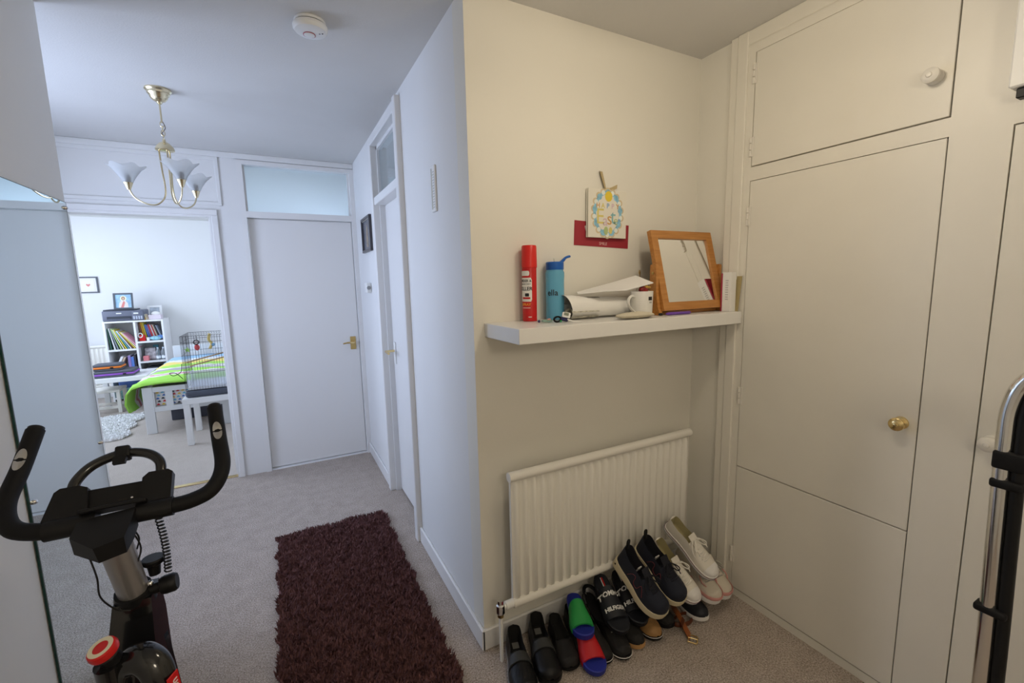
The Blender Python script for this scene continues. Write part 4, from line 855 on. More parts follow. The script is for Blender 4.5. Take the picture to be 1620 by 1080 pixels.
def tongue(par, L, top_at, t0, t1, up_, m):
    rings = []
    for t, dz in ((t1, 0.001), ((t0+t1)/2, 0.003), (t0, 0.008+up_*0.4), (t0-0.07, 0.012+up_)):
        z, cx_, w = top_at(max(t, 0.3)); ww = 0.019
        rings.append([(cx_-ww, t*L, z+dz-0.004), (cx_, t*L, z+dz), (cx_+ww, t*L, z+dz-0.004), (cx_+ww, t*L, z+dz-0.008), (cx_, t*L, z+dz-0.004), (cx_-ww, t*L, z+dz-0.008)])
    part('tongue', loft(rings), m, par, local=True)
def band(par, L, W, bend, t0, t1, zf, m, name, thick=0.003, z0=0.0, top=None, sink=0.0):
    """strap over the foot from one side of the sole to the other"""
    rings = []
    for i in range(5):
        t = t0+(t1-t0)*i/4; w = half_w(t, W)+0.001; cx_ = bend*math.sin(PI*t); h = zf(t); o = []; inn = []
        for k in range(17):
            a = PI*k/16; x = -math.cos(a); zz = math.sin(a)**0.62
            o.append((cx_+x*w, t*L, z0+h*zz)); inn.append((cx_+x*(w-thick), t*L, z0+max(0, h*zz-thick)))
        rings.append(o+inn[::-1])
    part(name, loft(rings), m, par, local=True, angle=40)
BLKLEATHER = mat('black_leather', (0.008, 0.008, 0.009), 0.42, bump=0.1, bscale=200, spec=0.3); BLKSUEDE = mat('black_suede', (0.013, 0.012, 0.012), 0.8, bump=0.2, bscale=300)
GREYBAND = mat('charcoal_strap', (0.035, 0.036, 0.036), 0.55); INSIDE = mat('black_lining', (0.008, 0.008, 0.008), 0.9); GREYLIN = mat('grey_lining', (0.16, 0.16, 0.15), 0.9)
RUBW = mat('white_rubber', (0.78, 0.76, 0.74), 0.5); CANVAS = mat('white_canvas', (0.74, 0.70, 0.62), 0.85, bump=0.2, bscale=600); OLIN = mat('olive_lining', (0.42, 0.37, 0.20), 0.9)
MAROON = mat('maroon_stripe', (0.13, 0.02, 0.04), 0.5); LACEW = mat('white_lace', (0.78, 0.75, 0.68), 0.9); NAVY = mat('navy_knit', (0.014, 0.017, 0.030), 0.85, bump=0.35, bscale=700)
NAVYL = mat('navy_lace', (0.010, 0.011, 0.018), 0.9); CREAMS = mat('cream_foam_sole', (0.60, 0.53, 0.36), 0.6); TANL = mat('tan_leather', (0.42, 0.23, 0.085), 0.6, var=0.15, vscale=40)
BLUEF = mat('blue_foam', (0.018, 0.03, 0.30), 0.55); GREENS = mat('green_strap', (0.02, 0.30, 0.065), 0.5); REDS = mat('red_strap', (0.55, 0.015, 0.02), 0.5)
PINK = mat('pink_suede_trim', (0.66, 0.32, 0.29), 0.8); BEIGE = mat('beige_mesh', (0.66, 0.60, 0.50), 0.85, bump=0.2, bscale=500); NAVYFOAM = mat('navy_foam', (0.012, 0.014, 0.020), 0.6); GREYLACE = mat('grey_lace', (0.40, 0.38, 0.34), 0.9)
SG = 'shoes under the radiator'
def shoe_root(name, label, Hp, Tp, roll=0, cat='shoe'):
    m, L = place(Hp, Tp, roll); return thing(name, label, cat, group=SG, matrix=m), L
def school(label, Hp, Tp, edge, roll=0, W=0.104):
    t, L = shoe_root('school_shoe', label, Hp, Tp, roll)
    sole(t, L, W, 0.004, 0.020, edge, 0.002, spring=0.006)
    ta = upper(t, L, W, 0.004, 0.018, 0.066, 0.062, 0.036, 0.46, BLKLEATHER, INSIDE)
    band(t, L, W*0.97, 0.004, 0.50, 0.63, lambda q: ta(q)[0]-0.012+0.003, GREYBAND, 'velcro_strap', 0.004, 0.015)
    part('heel_label', box(-0.013, 0.013, 0.030, 0.060, 0.027, 0.0285, 0.0005), GREYLIN, t, local=True)
    return t
school('black velcro school shoe with pale sole edge, nearest the wall corner', (0.736, 1.452, 0.006), (0.664, 1.205, 0.004), mat('grey_rubber', (0.30, 0.30, 0.30), 0.5))
school('black velcro school shoe with black sole, second from the wall corner', (0.846, 1.462, 0.018), (0.768, 1.210, 0.004), BLACKP)
def slipon(label, Hp, Tp, W=0.092, roll=0):
    t, L = shoe_root('slip_on_shoe', label, Hp, Tp, roll)
    sole(t, L, W, -0.004, 0.014, BLACKP, 0.002, spring=0.006); upper(t, L, W, -0.004, 0.012, 0.056, 0.050, 0.034, 0.58, BLKSUEDE, INSIDE)
    part('insole_label', box(-0.010, 0.010, 0.100, 0.108, 0.0195, 0.0205), GREYLIN, t, local=True); return t
slipon('plain black slip-on shoe, left of the pair beside the blue sandals', (0.925, 1.445, 0.004), (0.862, 1.225, 0.003))
slipon('plain black slip-on shoe partly hidden behind the green strapped sandal', (1.015, 1.460, 0.006), (0.952, 1.250, 0.003))
def slide(label, Hp, Tp, foam, strap, W, roll=0, lettering=None, stripe=False, st=(0.38, 0.72)):
    t, L = shoe_root('slide_sandal', label, Hp, Tp, roll, 'sandal')
    o = outline(L, W, 0.004, 0.0); oi = outline(L, W, 0.004, -0.007)
    g = loft([ring_of(outline(L, W, 0.004, -0.004), 0, None, 0.004, L), ring_of(o, 0.005, None, 0.004, L), ring_of(o, 0.026, None, 0.004, L), ring_of(outline(L, W, 0.004, -0.003), 0.0285, None, 0.004, L), ring_of(oi, 0.0255, None, 0.004, L)], True, 'strip')
    part('footbed', g, foam, t, local=True, angle=50)
    hz = 0.066
    band(t, L, W*1.03, 0.004, st[0], st[1], lambda q: hz*(1-0.35*(q-st[0])/(st[1]-st[0])), strap, 'strap', 0.006, 0.006)
    if stripe:
        for k, (m_, w) in enumerate(((WHITEP, 0.0035), (RED, 0.006))):
            part('footbed_stripe', box(-0.004-0.006*k-w/2+0.006, -0.004-0.006*k+w/2+0.006, 0.02, L*0.36, 0.0262, 0.0272), m_, t, local=True)
    if lettering:
        for s_, sz, tt in lettering:
            w = half_w(tt, W*1.03)+0.001; h = hz*(1-0.35*(tt-st[0])/(st[1]-st[0]))
            lg = text(s_, sz, 0.0003, 0.03)
            def fn(p, w=w, h=h, tt=tt):
                xx = max(-0.98, min(0.98, p.x/w)); z = 0.006+h*max(0.0, 1-xx*xx)**0.31+0.0006+p.z
                ty = tt-p.y/L; h2 = hz*(1-0.35*(ty-st[0])/(st[1]-st[0]))
                return (0.004*math.sin(PI*ty)-p.x if False else 0.004*math.sin(PI*ty)+p.x*-1.0, ty*L, z-h*max(0.0, 1-xx*xx)**0.31+h2*max(0.0, 1-xx*xx)**0.31)
            part('lettering', lg.warp(fn), WHITEP, t, local=True)
    return t
slide('blue slide sandal with a bright green strap lying over its red strapped partner', (1.022, 1.440, 0.105), (0.944, 1.238, 0.085), BLUEF, GREENS, 0.090, st=(0.36, 0.82))
slide('blue slide sandal with a bright red strap lying on the carpet', (1.005, 1.372, 0.052), (0.938, 1.155, 0.004), BLUEF, REDS, 0.092, st=(0.36, 0.80))
slide('black slide sandal with white strap lettering, left of the pair', (1.162, 1.442, 0.150), (1.098, 1.205, 0.068), NAVYFOAM, NAVYFOAM, 0.094, 0, [('TOMMY', 0.026, 0.46), ('HILFIGER', 0.021, 0.68)], True, (0.34, 0.80))
slide('black slide sandal with white strap lettering, right of the pair beside the navy trainer', (1.262, 1.440, 0.135), (1.200, 1.205, 0.062), NAVYFOAM, NAVYFOAM, 0.094, 0, [('TOMMY', 0.026, 0.46), ('HILFIGER', 0.021, 0.68)], True, (0.34, 0.80))
def plimsoll(label, Hp, Tp, um, sm_, stripe, toe=None, W=0.084, name='plimsoll', lace=None):
    t, L = shoe_root(name, label, Hp, Tp)
    sole(t, L, W, 0.003, 0.020, sm_, 0.002, stripe, spring=0.006)
    ta = upper(t, L, W, 0.003, 0.018, 0.062, 0.056, 0.034, 0.48, um, INSIDE, toe, 0.74, spring=0.006)
    if lace: tongue(t, L, ta, 0.46, 0.66, 0.004, um); laces(t, L, ta, 0.5, 0.66, 3, lace, 0.0018, False)
    return t
plimsoll('black plimsoll with thin white edge, under the left lettered sandal', (1.045, 1.43, 0.003), (1.000, 1.180, 0.003), BLKSUEDE, BLACKP, (0.015, RUBW, 0.0012))
plimsoll('black plimsoll with thin white edge and grey laces, beside the red sandal', (1.132, 1.42, 0.003), (1.078, 1.160, 0.003), BLKSUEDE, BLACKP, (0.012, RUBW, 0.0016), lace=GREYLACE)
plimsoll('black shoe with thick tan edged sole under the right lettered sandal', (1.212, 1.42, 0.003), (1.160, 1.172, 0.004), BLKSUEDE, TANL, None)
plimsoll('navy shoe with tan suede toe and white edged sole below the navy trainer', (1.305, 1.42, 0.003), (1.250, 1.168, 0.004), mat('dark_navy_fabric', (0.012, 0.015, 0.024), 0.8), BLACKP, (0.016, RUBW, 0.0014), TANL)
plimsoll('dark shoe with a small silver tag beside the brown leather belt', (1.395, 1.43, 0.003), (1.345, 1.190, 0.003), BLKSUEDE, BLACKP, None)
part('silver_tag', box(1.352, 1.356, 1.192, 1.198, 0.015, 0.035), STEEL, bpy.data.objects['plimsoll.004'])
def runner(label, Hp, Tp, s, roll=0):
    t, L = shoe_root('running_trainer', label, Hp, Tp, roll); W = 0.098
    sole(t, L, W, 0.005*s, 0.030, CREAMS, 0.004, heel=0.012, spring=0.014)
    part('outsole', loft([ring_of(outline(L, W, 0.005*s, -0.002), -0.004, None, 0.014, L), ring_of(outline(L, W, 0.005*s, 0.002), 0.002, None, 0.014, L)]), BLACKP, t, local=True)
    g = G()
    for sd in (-1, 1): g += prism(ell(0, 0, 0.024, 0.0075, 18), -0.0008, 0.0008, T(sd*(half_w(0.13, W)+0.0042), 0.135*L, 0.024) @ R('Z', -6*sd) @ R('Y', 90) @ R('Z', 90) )
    part('air_window', g, DARK, t, local=True)
    ta = upper(t, L, W, 0.005*s, 0.028, 0.080, 0.074, 0.050, 0.52, NAVY, mat('navy_lining', (0.010, 0.010, 0.016), 0.9), spring=0.014, heel=0.010)
    tongue(t, L, ta, 0.48, 0.72, 0.010, NAVYL); laces(t, L, ta, 0.52, 0.72, 5, NAVYL, 0.0024)
    part('pull_tab', tube(smooth_path([(0, 0.012, 0.105), (0, 0.002, 0.124), (0, -0.004, 0.142), (0, -0.001, 0.146), (0, 0.006, 0.128), (0, 0.012, 0.108)], 4), 0.0042, 6, sx=1.0, sy=1.6), INSIDE, t, local=True)
    zz = []
    for q, up_ in ((0.30, 0.020), (0.36, 0.046), (0.42, 0.048), (0.44, 0.022), (0.52, 0.018), (0.55, 0.044), (0.58, 0.046), (0.66, 0.016)):
        zz.append(((half_w(q, W)*(1.0-0.18*(up_/0.06)**1.5))+0.005*s*math.sin(PI*q)+0.0014, q*L, 0.030+up_))
    part('red_zigzag', tube(smooth_path(zz, 5), 0.0011, 5), mat('dull_red_piping', (0.20, 0.035, 0.045), 0.6), t, local=True)
    part('inner_label', box(-0.010, 0.012, 0.34*L, 0.36*L, 0.075, 0.096, 0.001), mat('pale_label', (0.50, 0.48, 0.46), 0.8), t, local=True)
    return t
runner('navy running trainer with cream sole and red zigzag, left of the pair', (1.205, 1.372, 0.262), (1.240, 1.146, 0.130), 1, 2)
runner('navy running trainer, right of the pair beside the white canvas shoe', (1.318, 1.372, 0.275), (1.338, 1.142, 0.150), -1, 6)
def canvas(label, Hp, Tp, s, roll=0):
    t, L = shoe_root('canvas_shoe', label, Hp, Tp, roll); W = 0.090
    sole(t, L, W, 0.004*s, 0.026, RUBW, 0.003, (0.0215, MAROON, 0.0013), spring=0.004)
    ta = upper(t, L, W, 0.004*s, 0.022, 0.062, 0.058, 0.032, 0.46, CANVAS, OLIN, RUBW, 0.82, spring=0.004)
    tongue(t, L, ta, 0.44, 0.74, 0.006, CANVAS); laces(t, L, ta, 0.45, 0.74, 6, LACEW, 0.0028)
    g = G()
    for k in range(5):
        q = 0.47+0.25*k/4; z, cx_, w = ta(q)
        for sd in (-1, 1): g += ball((cx_+sd*w*0.46, q*L, z-0.006), 0.0026, 6)
    part('eyelet', g, STEEL, t, local=True)
    part('heel_stripe', tube(ring_of(outline(L, W, 0.004*s, 0.0034), 0.008, None, 0.004, L), 0.0008, 5, closed=True), mat('navy_line', (0.03, 0.03, 0.08), 0.5), t, local=True)
    return t
canvas('white canvas lace-up with maroon sole line, tucked behind the navy trainer', (1.414, 1.372, 0.258), (1.438, 1.144, 0.120), 1, 10)
canvas('white canvas lace-up with maroon sole line, topmost of the shoe pile', (1.500, 1.372, 0.336), (1.545, 1.145, 0.192), -1, 14)
def pinkshoe(label, Hp, Tp, s, roll=0):
    t, L = shoe_root('pink_trim_trainer', label, Hp, Tp, roll); W = 0.098
    sole(t, L, W, 0.004*s, 0.026, RUBW, 0.003, spring=0.010)
    ta = upper(t, L, W, 0.004*s, 0.024, 0.068, 0.062, 0.038, 0.48, BEIGE, GREYLIN, spring=0.010)
    tongue(t, L, ta, 0.46, 0.72, 0.006, BEIGE); laces(t, L, ta, 0.49, 0.72, 5, GREYLACE, 0.0024)
    part('pink_mudguard', tube(ring_of([p for p in outline(L, W, 0.004*s, 0.0008, 60) if p[1] > 0.50*L], 0.034, None, 0.012, L), 0.006, 6, sx=1.5, sy=0.5), PINK, t, local=True)
    g = G()
    for sd in (-1, 1): g += tube(smooth_path([(0.004*s+sd*(half_w(0.80, W)*0.62), 0.80*L, 0.066), (0.004*s+sd*(half_w(0.70, W)*0.80), 0.72*L, 0.070), (0.004*s+sd*(half_w(0.60, W)*0.70), 0.62*L, 0.078)], 5), 0.0026, 6)
    part('pink_toe_trim', g, PINK, t, local=True); return t
pinkshoe('beige trainer with pink trim and grey laces under the topmost white shoe', (1.592, 1.385, 0.165), (1.566, 1.145, 0.062), 1)
pinkshoe('beige trainer with pink trim nearest the cupboard', (1.684, 1.400, 0.125), (1.648, 1.155, 0.045), -1)
plimsoll('black lace-up with thick white sole below the white canvas shoes', (1.545, 1.41, 0.003), (1.505, 1.145, 0.004), NAVYFOAM, RUBW, None, None, 0.090, 'lace_up_shoe', LACEW)
plimsoll('dark shoe lying under the pink trimmed trainers beside the cupboard', (1.716, 1.455, 0.004), (1.714, 1.225, 0.004), BLKSUEDE, BLACKP, None, None, 0.08)
sb = thing('buckle_sandal', 'black strappy sandal with a small buckle behind the blue slides', 'sandal', (1.10, 1.44, 0), group=SG)
m_, L_ = place((1.115, 1.47, 0.06), (1.075, 1.27, 0.075)); WMs = m_
part('footbed', loft([ring_of(outline(L_, 0.075, 0, -0.002), 0, None, 0, L_), ring_of(outline(L_, 0.075, 0, 0), 0.006, None, 0, L_), ring_of(outline(L_, 0.075, 0, 0), 0.016, None, 0, L_)]).tf(m_), BLKLEATHER, sb)
part('ankle_strap', tube([m_ @ Vector(p) for p in smooth_path([(-0.026, 0.07, 0.015), (-0.028, 0.05, 0.045), (-0.012, 0.02, 0.055), (0.012, 0.02, 0.055), (0.028, 0.05, 0.045), (0.026, 0.07, 0.015)], 5)], 0.004, 8, sx=0.5, sy=2.0), BLKLEATHER, sb)
part('buckle', tube([m_ @ Vector((0.024+0.0, 0.055+0.009*math.cos(a), 0.045+0.008*math.sin(a))) for a in np.linspace(0, 2*PI, 12, endpoint=False)], 0.0015, 6, closed=True), CHROME, sb)
bl = thing('leather_belt', 'brown leather belt with a gold buckle on the carpet in front of the shoes', 'belt', (1.39, 1.18, 0))
BELT = mat('brown_belt_leather', (0.30, 0.085, 0.018), 0.4)
pth = smooth_path([(1.470, 1.30, 0.006), (1.445, 1.27, 0.016), (1.420, 1.235, 0.034), (1.405, 1.205, 0.040), (1.393, 1.170, 0.028), (1.386, 1.140, 0.014), (1.382, 1.120, 0.006)], 6)
part('strap', loft([[(p.x-0.016, p.y-0.010, p.z), (p.x+0.016, p.y+0.010, p.z), (p.x+0.016, p.y+0.010, p.z+0.004), (p.x-0.016, p.y-0.010, p.z+0.004)] for p in pth]), BELT, bl)
part('keeper_loop', loft([[(x-0.019, y-0.012, z-0.002), (x+0.019, y+0.012, z-0.002), (x+0.019, y+0.012, z+0.008), (x-0.019, y-0.012, z+0.008)] for x, y, z in ((1.395, 1.178, 0.032), (1.391, 1.162, 0.026))]), mat('dark_belt_leather', (0.12, 0.03, 0.008), 0.4), bl)
BM = T(1.378, 1.108, 0.010) @ R('Z', 36)
part('buckle', tube([BM @ Vector(p) for p in ((-0.020, 0.014, 0), (-0.020, -0.016, 0), (-0.015, -0.020, 0), (0.015, -0.020, 0), (0.020, -0.016, 0), (0.020, 0.014, 0))], 0.0030, 8, closed=True), BRASS, bl, 'gold buckle')
part('buckle_pin', tube([BM @ Vector((0, 0.014, 0.003)), BM @ Vector((0, -0.020, 0.004))], 0.0018, 6), BRASS, bl)
bl2 = thing('dark_belt', 'dark coiled leather strap lying behind the brown belt', 'belt', (1.42, 1.21, 0))
part('strap', tube([(1.428+0.050*math.cos(a), 1.200+0.026*math.sin(a), 0.010+0.003*math.sin(a*2)) for a in np.linspace(0, 2*PI, 28, endpoint=False)], 0.0045, 8, closed=True, sx=2.0, sy=0.6), mat('dark_belt_leather', (0.12, 0.03, 0.008), 0.4), bl2)

# ================================================================== BEDROOM BEYOND THE DOORWAY
BW = mat('bright_white_board', (0.84, 0.84, 0.84), 0.4)
bc = thing('bookcase', 'white bookcase with mixed compartments against the bedroom wall', 'bookcase', (-1.715, 7.73, 0))
X0, X1, Y0, Y1, ZT = -2.035, -1.405, 7.53, 7.925, 1.066; tk = 0.022; XD = -1.715
part('side_panel', box(X0, X0+tk, Y0, Y1, 0, ZT, 0.002), BW, bc); part('side_panel', box(X1-tk, X1, Y0, Y1, 0, ZT, 0.002), BW, bc)
part('top_panel', box(X0+tk, X1-tk, Y0+0.0005, Y1, ZT-tk, ZT-0.0005, 0.002), BW, bc); part('base_panel', box(X0+tk, X1-tk, Y0+0.001, Y1, 0.03, 0.05), BW, bc)
part('divider', box(XD-tk/2, XD+tk/2, Y0+0.001, Y1, 0.05, ZT-tk), BW, bc); part('back_panel', box(X0+tk, X1-tk, Y1-0.008, Y1-0.001, 0.05, ZT-tk), BW, bc)
for z in (0.692, 0.36): part('shelf_board', box(X0+tk, XD-tk/2, Y0+0.001, Y1-0.008, z-tk, z), BW, bc)
for z in (0.782, 0.51, 0.26): part('shelf_board', box(XD+tk/2, X1-tk, Y0+0.001, Y1-0.008, z-tk, z), BW, bc)
def book(x, zb, th, h, d, lean, m, label, group, y=Y0+0.03):
    b = thing('book', label, 'book', (x, y+d/2, zb), group=group)
    mm = T(x, 0, zb) @ R('Y', -lean)
    part('cover', box(0, th, y, y+d, 0, h, 0.0012).tf(mm), m, b)
    part('pages', box(th*0.14, th*0.86, y+0.012, y+d+0.001, 0.003, h+0.0006).tf(mm), PAPER, b)
def cmat(n, c): return mat('book_'+n, c, 0.5)
C = dict(white=(0.78, 0.78, 0.78), yellow=(0.75, 0.62, 0.08), teal=(0.15, 0.45, 0.50), darkgreen=(0.06, 0.16, 0.12), pink=(0.75, 0.35, 0.45), grey=(0.30, 0.34, 0.40), lime=(0.50, 0.68, 0.25), cream=(0.76, 0.70, 0.50), red=(0.62, 0.06, 0.07), blue=(0.10, 0.20, 0.55), black=(0.03, 0.03, 0.04), orange=(0.80, 0.42, 0.04), brown=(0.22, 0.09, 0.06), purple=(0.28, 0.20, 0.45), tan=(0.55, 0.42, 0.30), lightblue=(0.35, 0.55, 0.75))
ords = ['leftmost', 'second', 'third', 'fourth', 'fifth', 'sixth', 'seventh', 'eighth', 'ninth', 'tenth', 'eleventh', 'twelfth', 'thirteenth', 'fourteenth']
seq = [('darkgreen', 0.010, 3, 0.28), ('white', 0.012, 8, 0.285), ('grey', 0.008, 12, 0.26), ('lime', 0.010, 16, 0.285), ('white', 0.009, 19, 0.275), ('yellow', 0.010, 22, 0.28), ('teal', 0.008, 25, 0.265), ('white', 0.010, 28, 0.275), ('brown', 0.007, 30, 0.265), ('yellow', 0.009, 32, 0.27), ('cream', 0.010, 34, 0.265), ('pink', 0.009, 36, 0.255)]
NICE = {'darkgreen': 'dark green', 'lightblue': 'light blue'}
def nth(k): return ords[k] if k == 0 else ords[k]+' from left'
cum = 0.0
for k, (c, th_, ln, h) in enumerate(seq):
    book(-2.010+cum+0.288*math.sin(math.radians(ln)), 0.6925, th_, h, 0.22, ln, cmat(c, C[c]), '%s thin picture book, %s in the upper left compartment' % (NICE.get(c, c), nth(k)), 'picture books leaning in the upper left compartment'); cum += th_/math.cos(math.radians(ln))+0.0022
seq = [('brown', 0.019, 5, 0.235), ('orange', 0.017, 6, 0.25), ('yellow', 0.016, 7, 0.245), ('blue', 0.020, 9, 0.215), ('purple', 0.013, 10, 0.21), ('red', 0.017, 11, 0.22), ('white', 0.011, 12, 0.215), ('red', 0.010, 13, 0.21), ('tan', 0.015, 14, 0.215), ('black', 0.014, 15, 0.21), ('grey', 0.012, 16, 0.205)]
cum = 0.0
for k, (c, th_, ln, h) in enumerate(seq):
    book(-1.702+cum+0.25*math.sin(math.radians(ln)), 0.7825, th_, h, 0.16, ln, cmat(c, C[c]), '%s paperback, %s in the upper right compartment' % (c, nth(k)), 'paperbacks in the upper right compartment', Y0+0.12); cum += th_/math.cos(math.radians(ln))+0.0015
tc_ = thing('toy_camera', 'red toy with a white ring at the left of the upper right compartment', 'toy', (-1.665, Y0+0.05, 0.782))
part('body', box(-1.690, -1.625, Y0+0.03, Y0+0.075, 0.783, 0.865, 0.01), RED, tc_); part('white_ring', tube([(-1.672+0.024*math.cos(a), Y0+0.026, 0.862+0.028*math.sin(a)) for a in np.linspace(0, 2*PI, 20, endpoint=False)], 0.006, 8, closed=True), WHITEP, tc_)
single('white_tub', lathe([(0.018, 0), (0.02, 0.045), (0, 0.046)], 16, T(-1.600, Y0+0.06, 0.783)), WHITEP, 'small white tub right of the red toy', 'tub', (-1.60, Y0+0.06, 0.783))
single('blue_bag', ball((-1.52, Y0+0.07, 0.812), 0.03, 10, 2.2, 1.2, 0.95), mat('pale_teal_bag', (0.30, 0.58, 0.68), 0.6, var=0.4, vscale=30), 'pale teal crumpled bag in front of the paperbacks', 'bag', (-1.52, Y0+0.07, 0.783), angle=60)
single('blue_pouch', ball((-1.465, Y0+0.075, 0.825), 0.028, 10, 1.6, 0.8, 0.9), mat('mid_blue_bag', (0.10, 0.22, 0.50), 0.6), 'mid blue soft pouch above the pale teal bag', 'pouch', (-1.465, Y0+0.075, 0.79), angle=60)
pf2 = thing('photo_frame', 'black framed photo standing in the middle right compartment', 'photo frame', (-1.60, Y0+0.10, 0.51))
picture(pf2, T(-1.606, Y0+0.11, 0.511+0.088) @ R('X', 80), 0.135, 0.175, 0.010, 0.012, DFRAME, mat('family_photo', (0.50, 0.46, 0.48), 0.3, var=0.5, vscale=25))
single('pink_box', box(-1.675, -1.615, Y0+0.03, Y0+0.09, 0.5105, 0.578, 0.004), mat('coral_pink_card', (0.72, 0.22, 0.24), 0.5), 'small coral pink cube box in front of the black photo frame', 'box', (-1.645, Y0+0.06, 0.51))
single('teal_box', box(-1.60, -1.545, Y0+0.25, Y0+0.30, 0.5105, 0.70, 0.003), mat('teal_card', (0.12, 0.42, 0.52), 0.5), 'teal carton standing behind the black photo frame', 'carton', (-1.57, Y0+0.27, 0.51))
CLEARP = mat('clear_bottle_plastic', (0.85, 0.90, 0.96), 0.05, trans=0.85)
for lab, xx in (('clear plastic water bottle right of the black photo frame', -1.515), ('clear plastic water bottle at the right end of the middle right compartment', -1.455)):
    b_ = thing('clear_bottle', lab, 'bottle', (xx, Y0+0.08, 0.51), group='clear bottles in the bookcase')
    part('body', lathe([(0.025, 0), (0.028, 0.006), (0.028, 0.06), (0.025, 0.066), (0.028, 0.072), (0.028, 0.115), (0.012, 0.150), (0.011, 0.160)], 18, T(xx, Y0+0.08, 0.5105)), CLEARP, b_)
    part('cap', lathe([(0.013, 0.155), (0.013, 0.170), (0, 0.170)], 14, T(xx, Y0+0.08, 0.5105)), mat('pale_blue_cap', (0.65, 0.75, 0.85), 0.4), b_); part('label', lathe([(0.0284, 0.02), (0.0284, 0.055)], 18, T(xx, Y0+0.08, 0.5105), cap=False), mat('pale_bottle_label', (0.75, 0.80, 0.86), 0.6), b_)
for k in range(5): single('magazine', box(-1.70, -1.455+0.006*math.sin(k*2), Y0+0.02+0.004*(k % 2), Y0+0.26, 0.2605+0.018*k, 0.2605+0.018*k+0.0165), [cmat('white', C['white']), cmat('tan', C['tan']), cmat('cream', C['cream'])][k % 3], '%s magazine, %s of the flat stack in the lower right compartment' % (['white', 'tan', 'cream'][k % 3], ['lowest', 'second from bottom', 'middle one', 'second from top', 'topmost'][k]), 'magazine', (-1.58, Y0+0.14, 0.2605+0.018*k), group='magazines in a flat stack')
single('dark_folder', prism([(-1.695, 0.3515), (-1.455, 0.3515), (-1.50, 0.415), (-1.64, 0.42)], Y0+0.01, Y0+0.25, Matrix(((1, 0, 0, 0), (0, 0, 1, 0), (0, 1, 0, 0), (0, 0, 0, 1)))), mat('charcoal_card', (0.06, 0.065, 0.08), 0.5), 'dark folder lying on the magazine stack in the lower right compartment', 'folder', (-1.58, Y0+0.12, 0.3515))
for k, (c, w_, h, ln, xq) in enumerate((('white', 0.026, 0.25, -25, -2.008), ('tan', 0.020, 0.24, -25, -1.974), ('purple', 0.03, 0.24, 0, -1.835), ('blue', 0.03, 0.22, 0, -1.803), ('black', 0.02, 0.25, 0, -1.771))):
    book(xq, 0.3605+(w_*0.43 if ln else 0), w_, h, 0.2, ln, cmat(c, C[c]), '%s book, %s in the lower left compartment behind the zip cases' % (c, nth(k)), 'books in the lower left compartment')
single('blue_storage_box', box(-1.93, -1.735, Y0-0.12, Y0+0.2, 0.195, 0.335, 0.008), mat('dark_blue_card', (0.05, 0.10, 0.28), 0.5, var=0.3, vscale=12), 'dark blue storage box on the low green box below the table', 'storage box', (-1.83, Y0, 0.195))
single('green_storage_box', box(-1.94, -1.73, Y0-0.13, Y0+0.2, 0.052, 0.194, 0.008), mat('green_print_card', (0.18, 0.36, 0.34), 0.5, var=0.6, vscale=22), 'green patterned box at the foot of the bookcase below the blue box', 'storage box', (-1.83, Y0, 0.052))

pr = thing('printer', 'dark grey inkjet printer on top of the white bookcase', 'printer', (-1.81, 7.7, ZT))
PRG = mat('slate_grey_plastic', (0.13, 0.14, 0.19), 0.45); PRD = mat('dark_slate_plastic', (0.035, 0.04, 0.055), 0.45)
pz = ZT
part('body', box(-2.03, -1.60, 7.54, 7.86, pz+0.001, pz+0.135, 0.012), PRG, pr); part('lid', box(-2.02, -1.70, 7.56, 7.86, pz+0.1345, pz+0.152, 0.006), PRD, pr)
part('paper_slot', box(-1.985, -1.735, 7.534, 7.55, pz+0.025, pz+0.062, 0.004), PRD, pr); part('output_tray', box(-1.975, -1.745, 7.525, 7.56, pz+0.022, pz+0.030, 0.002), PRG, pr)
part('ink_tank_unit', box(-1.722, -1.606, 7.528, 7.56, pz+0.006, pz+0.125, 0.006), PRG, pr)
for k in range(4): part('ink_window', box(-1.712+0.026*k, -1.694+0.026*k, 7.524, 7.53, pz+0.016, pz+0.060, 0.002), mat('pale_ink_window', (0.45, 0.48, 0.58), 0.3), pr)
part('maker_badge', box(-1.885, -1.832, 7.5385, 7.541, pz+0.096, pz+0.108), WHITEP, pr); part('button_badge', box(-1.705, -1.655, 7.5265, 7.529, pz+0.088, pz+0.104, 0.001), WHITEP, pr)
ic = thing('icon_frame', 'grey framed religious print propped up on the printer', 'picture', (-1.82, 7.66, pz+0.152))
IM = T(-1.815, 7.635, pz+0.1525+0.105) @ R('Y', 0) @ R('X', 80)
picture(ic, IM, 0.205, 0.215, 0.020, 0.014, mat('slate_frame', (0.09, 0.10, 0.12), 0.4), mat('sky_blue_picture', (0.30, 0.48, 0.66), 0.5, var=0.25, vscale=18))
def ip(poly, a, b): return prism(poly, a, b, IM)
part('print_halo', ip(ell(0.0, 0.035, 0.034, 0.036, 22), 0.0060, 0.0066), mat('pale_gold_print', (0.80, 0.75, 0.55), 0.5), ic)
part('print_robe', ip([(-0.05, -0.085), (0.05, -0.085), (0.045, -0.03), (0.02, 0.012), (-0.02, 0.012), (-0.045, -0.03)], 0.0061, 0.0067), mat('pale_robe_print', (0.74, 0.66, 0.62), 0.5), ic)
part('print_sash', ip([(-0.03, -0.085), (0.0, -0.085), (0.018, -0.02), (0.004, 0.006), (-0.012, -0.03)], 0.0066, 0.0071), mat('rose_print', (0.66, 0.22, 0.20), 0.5), ic)
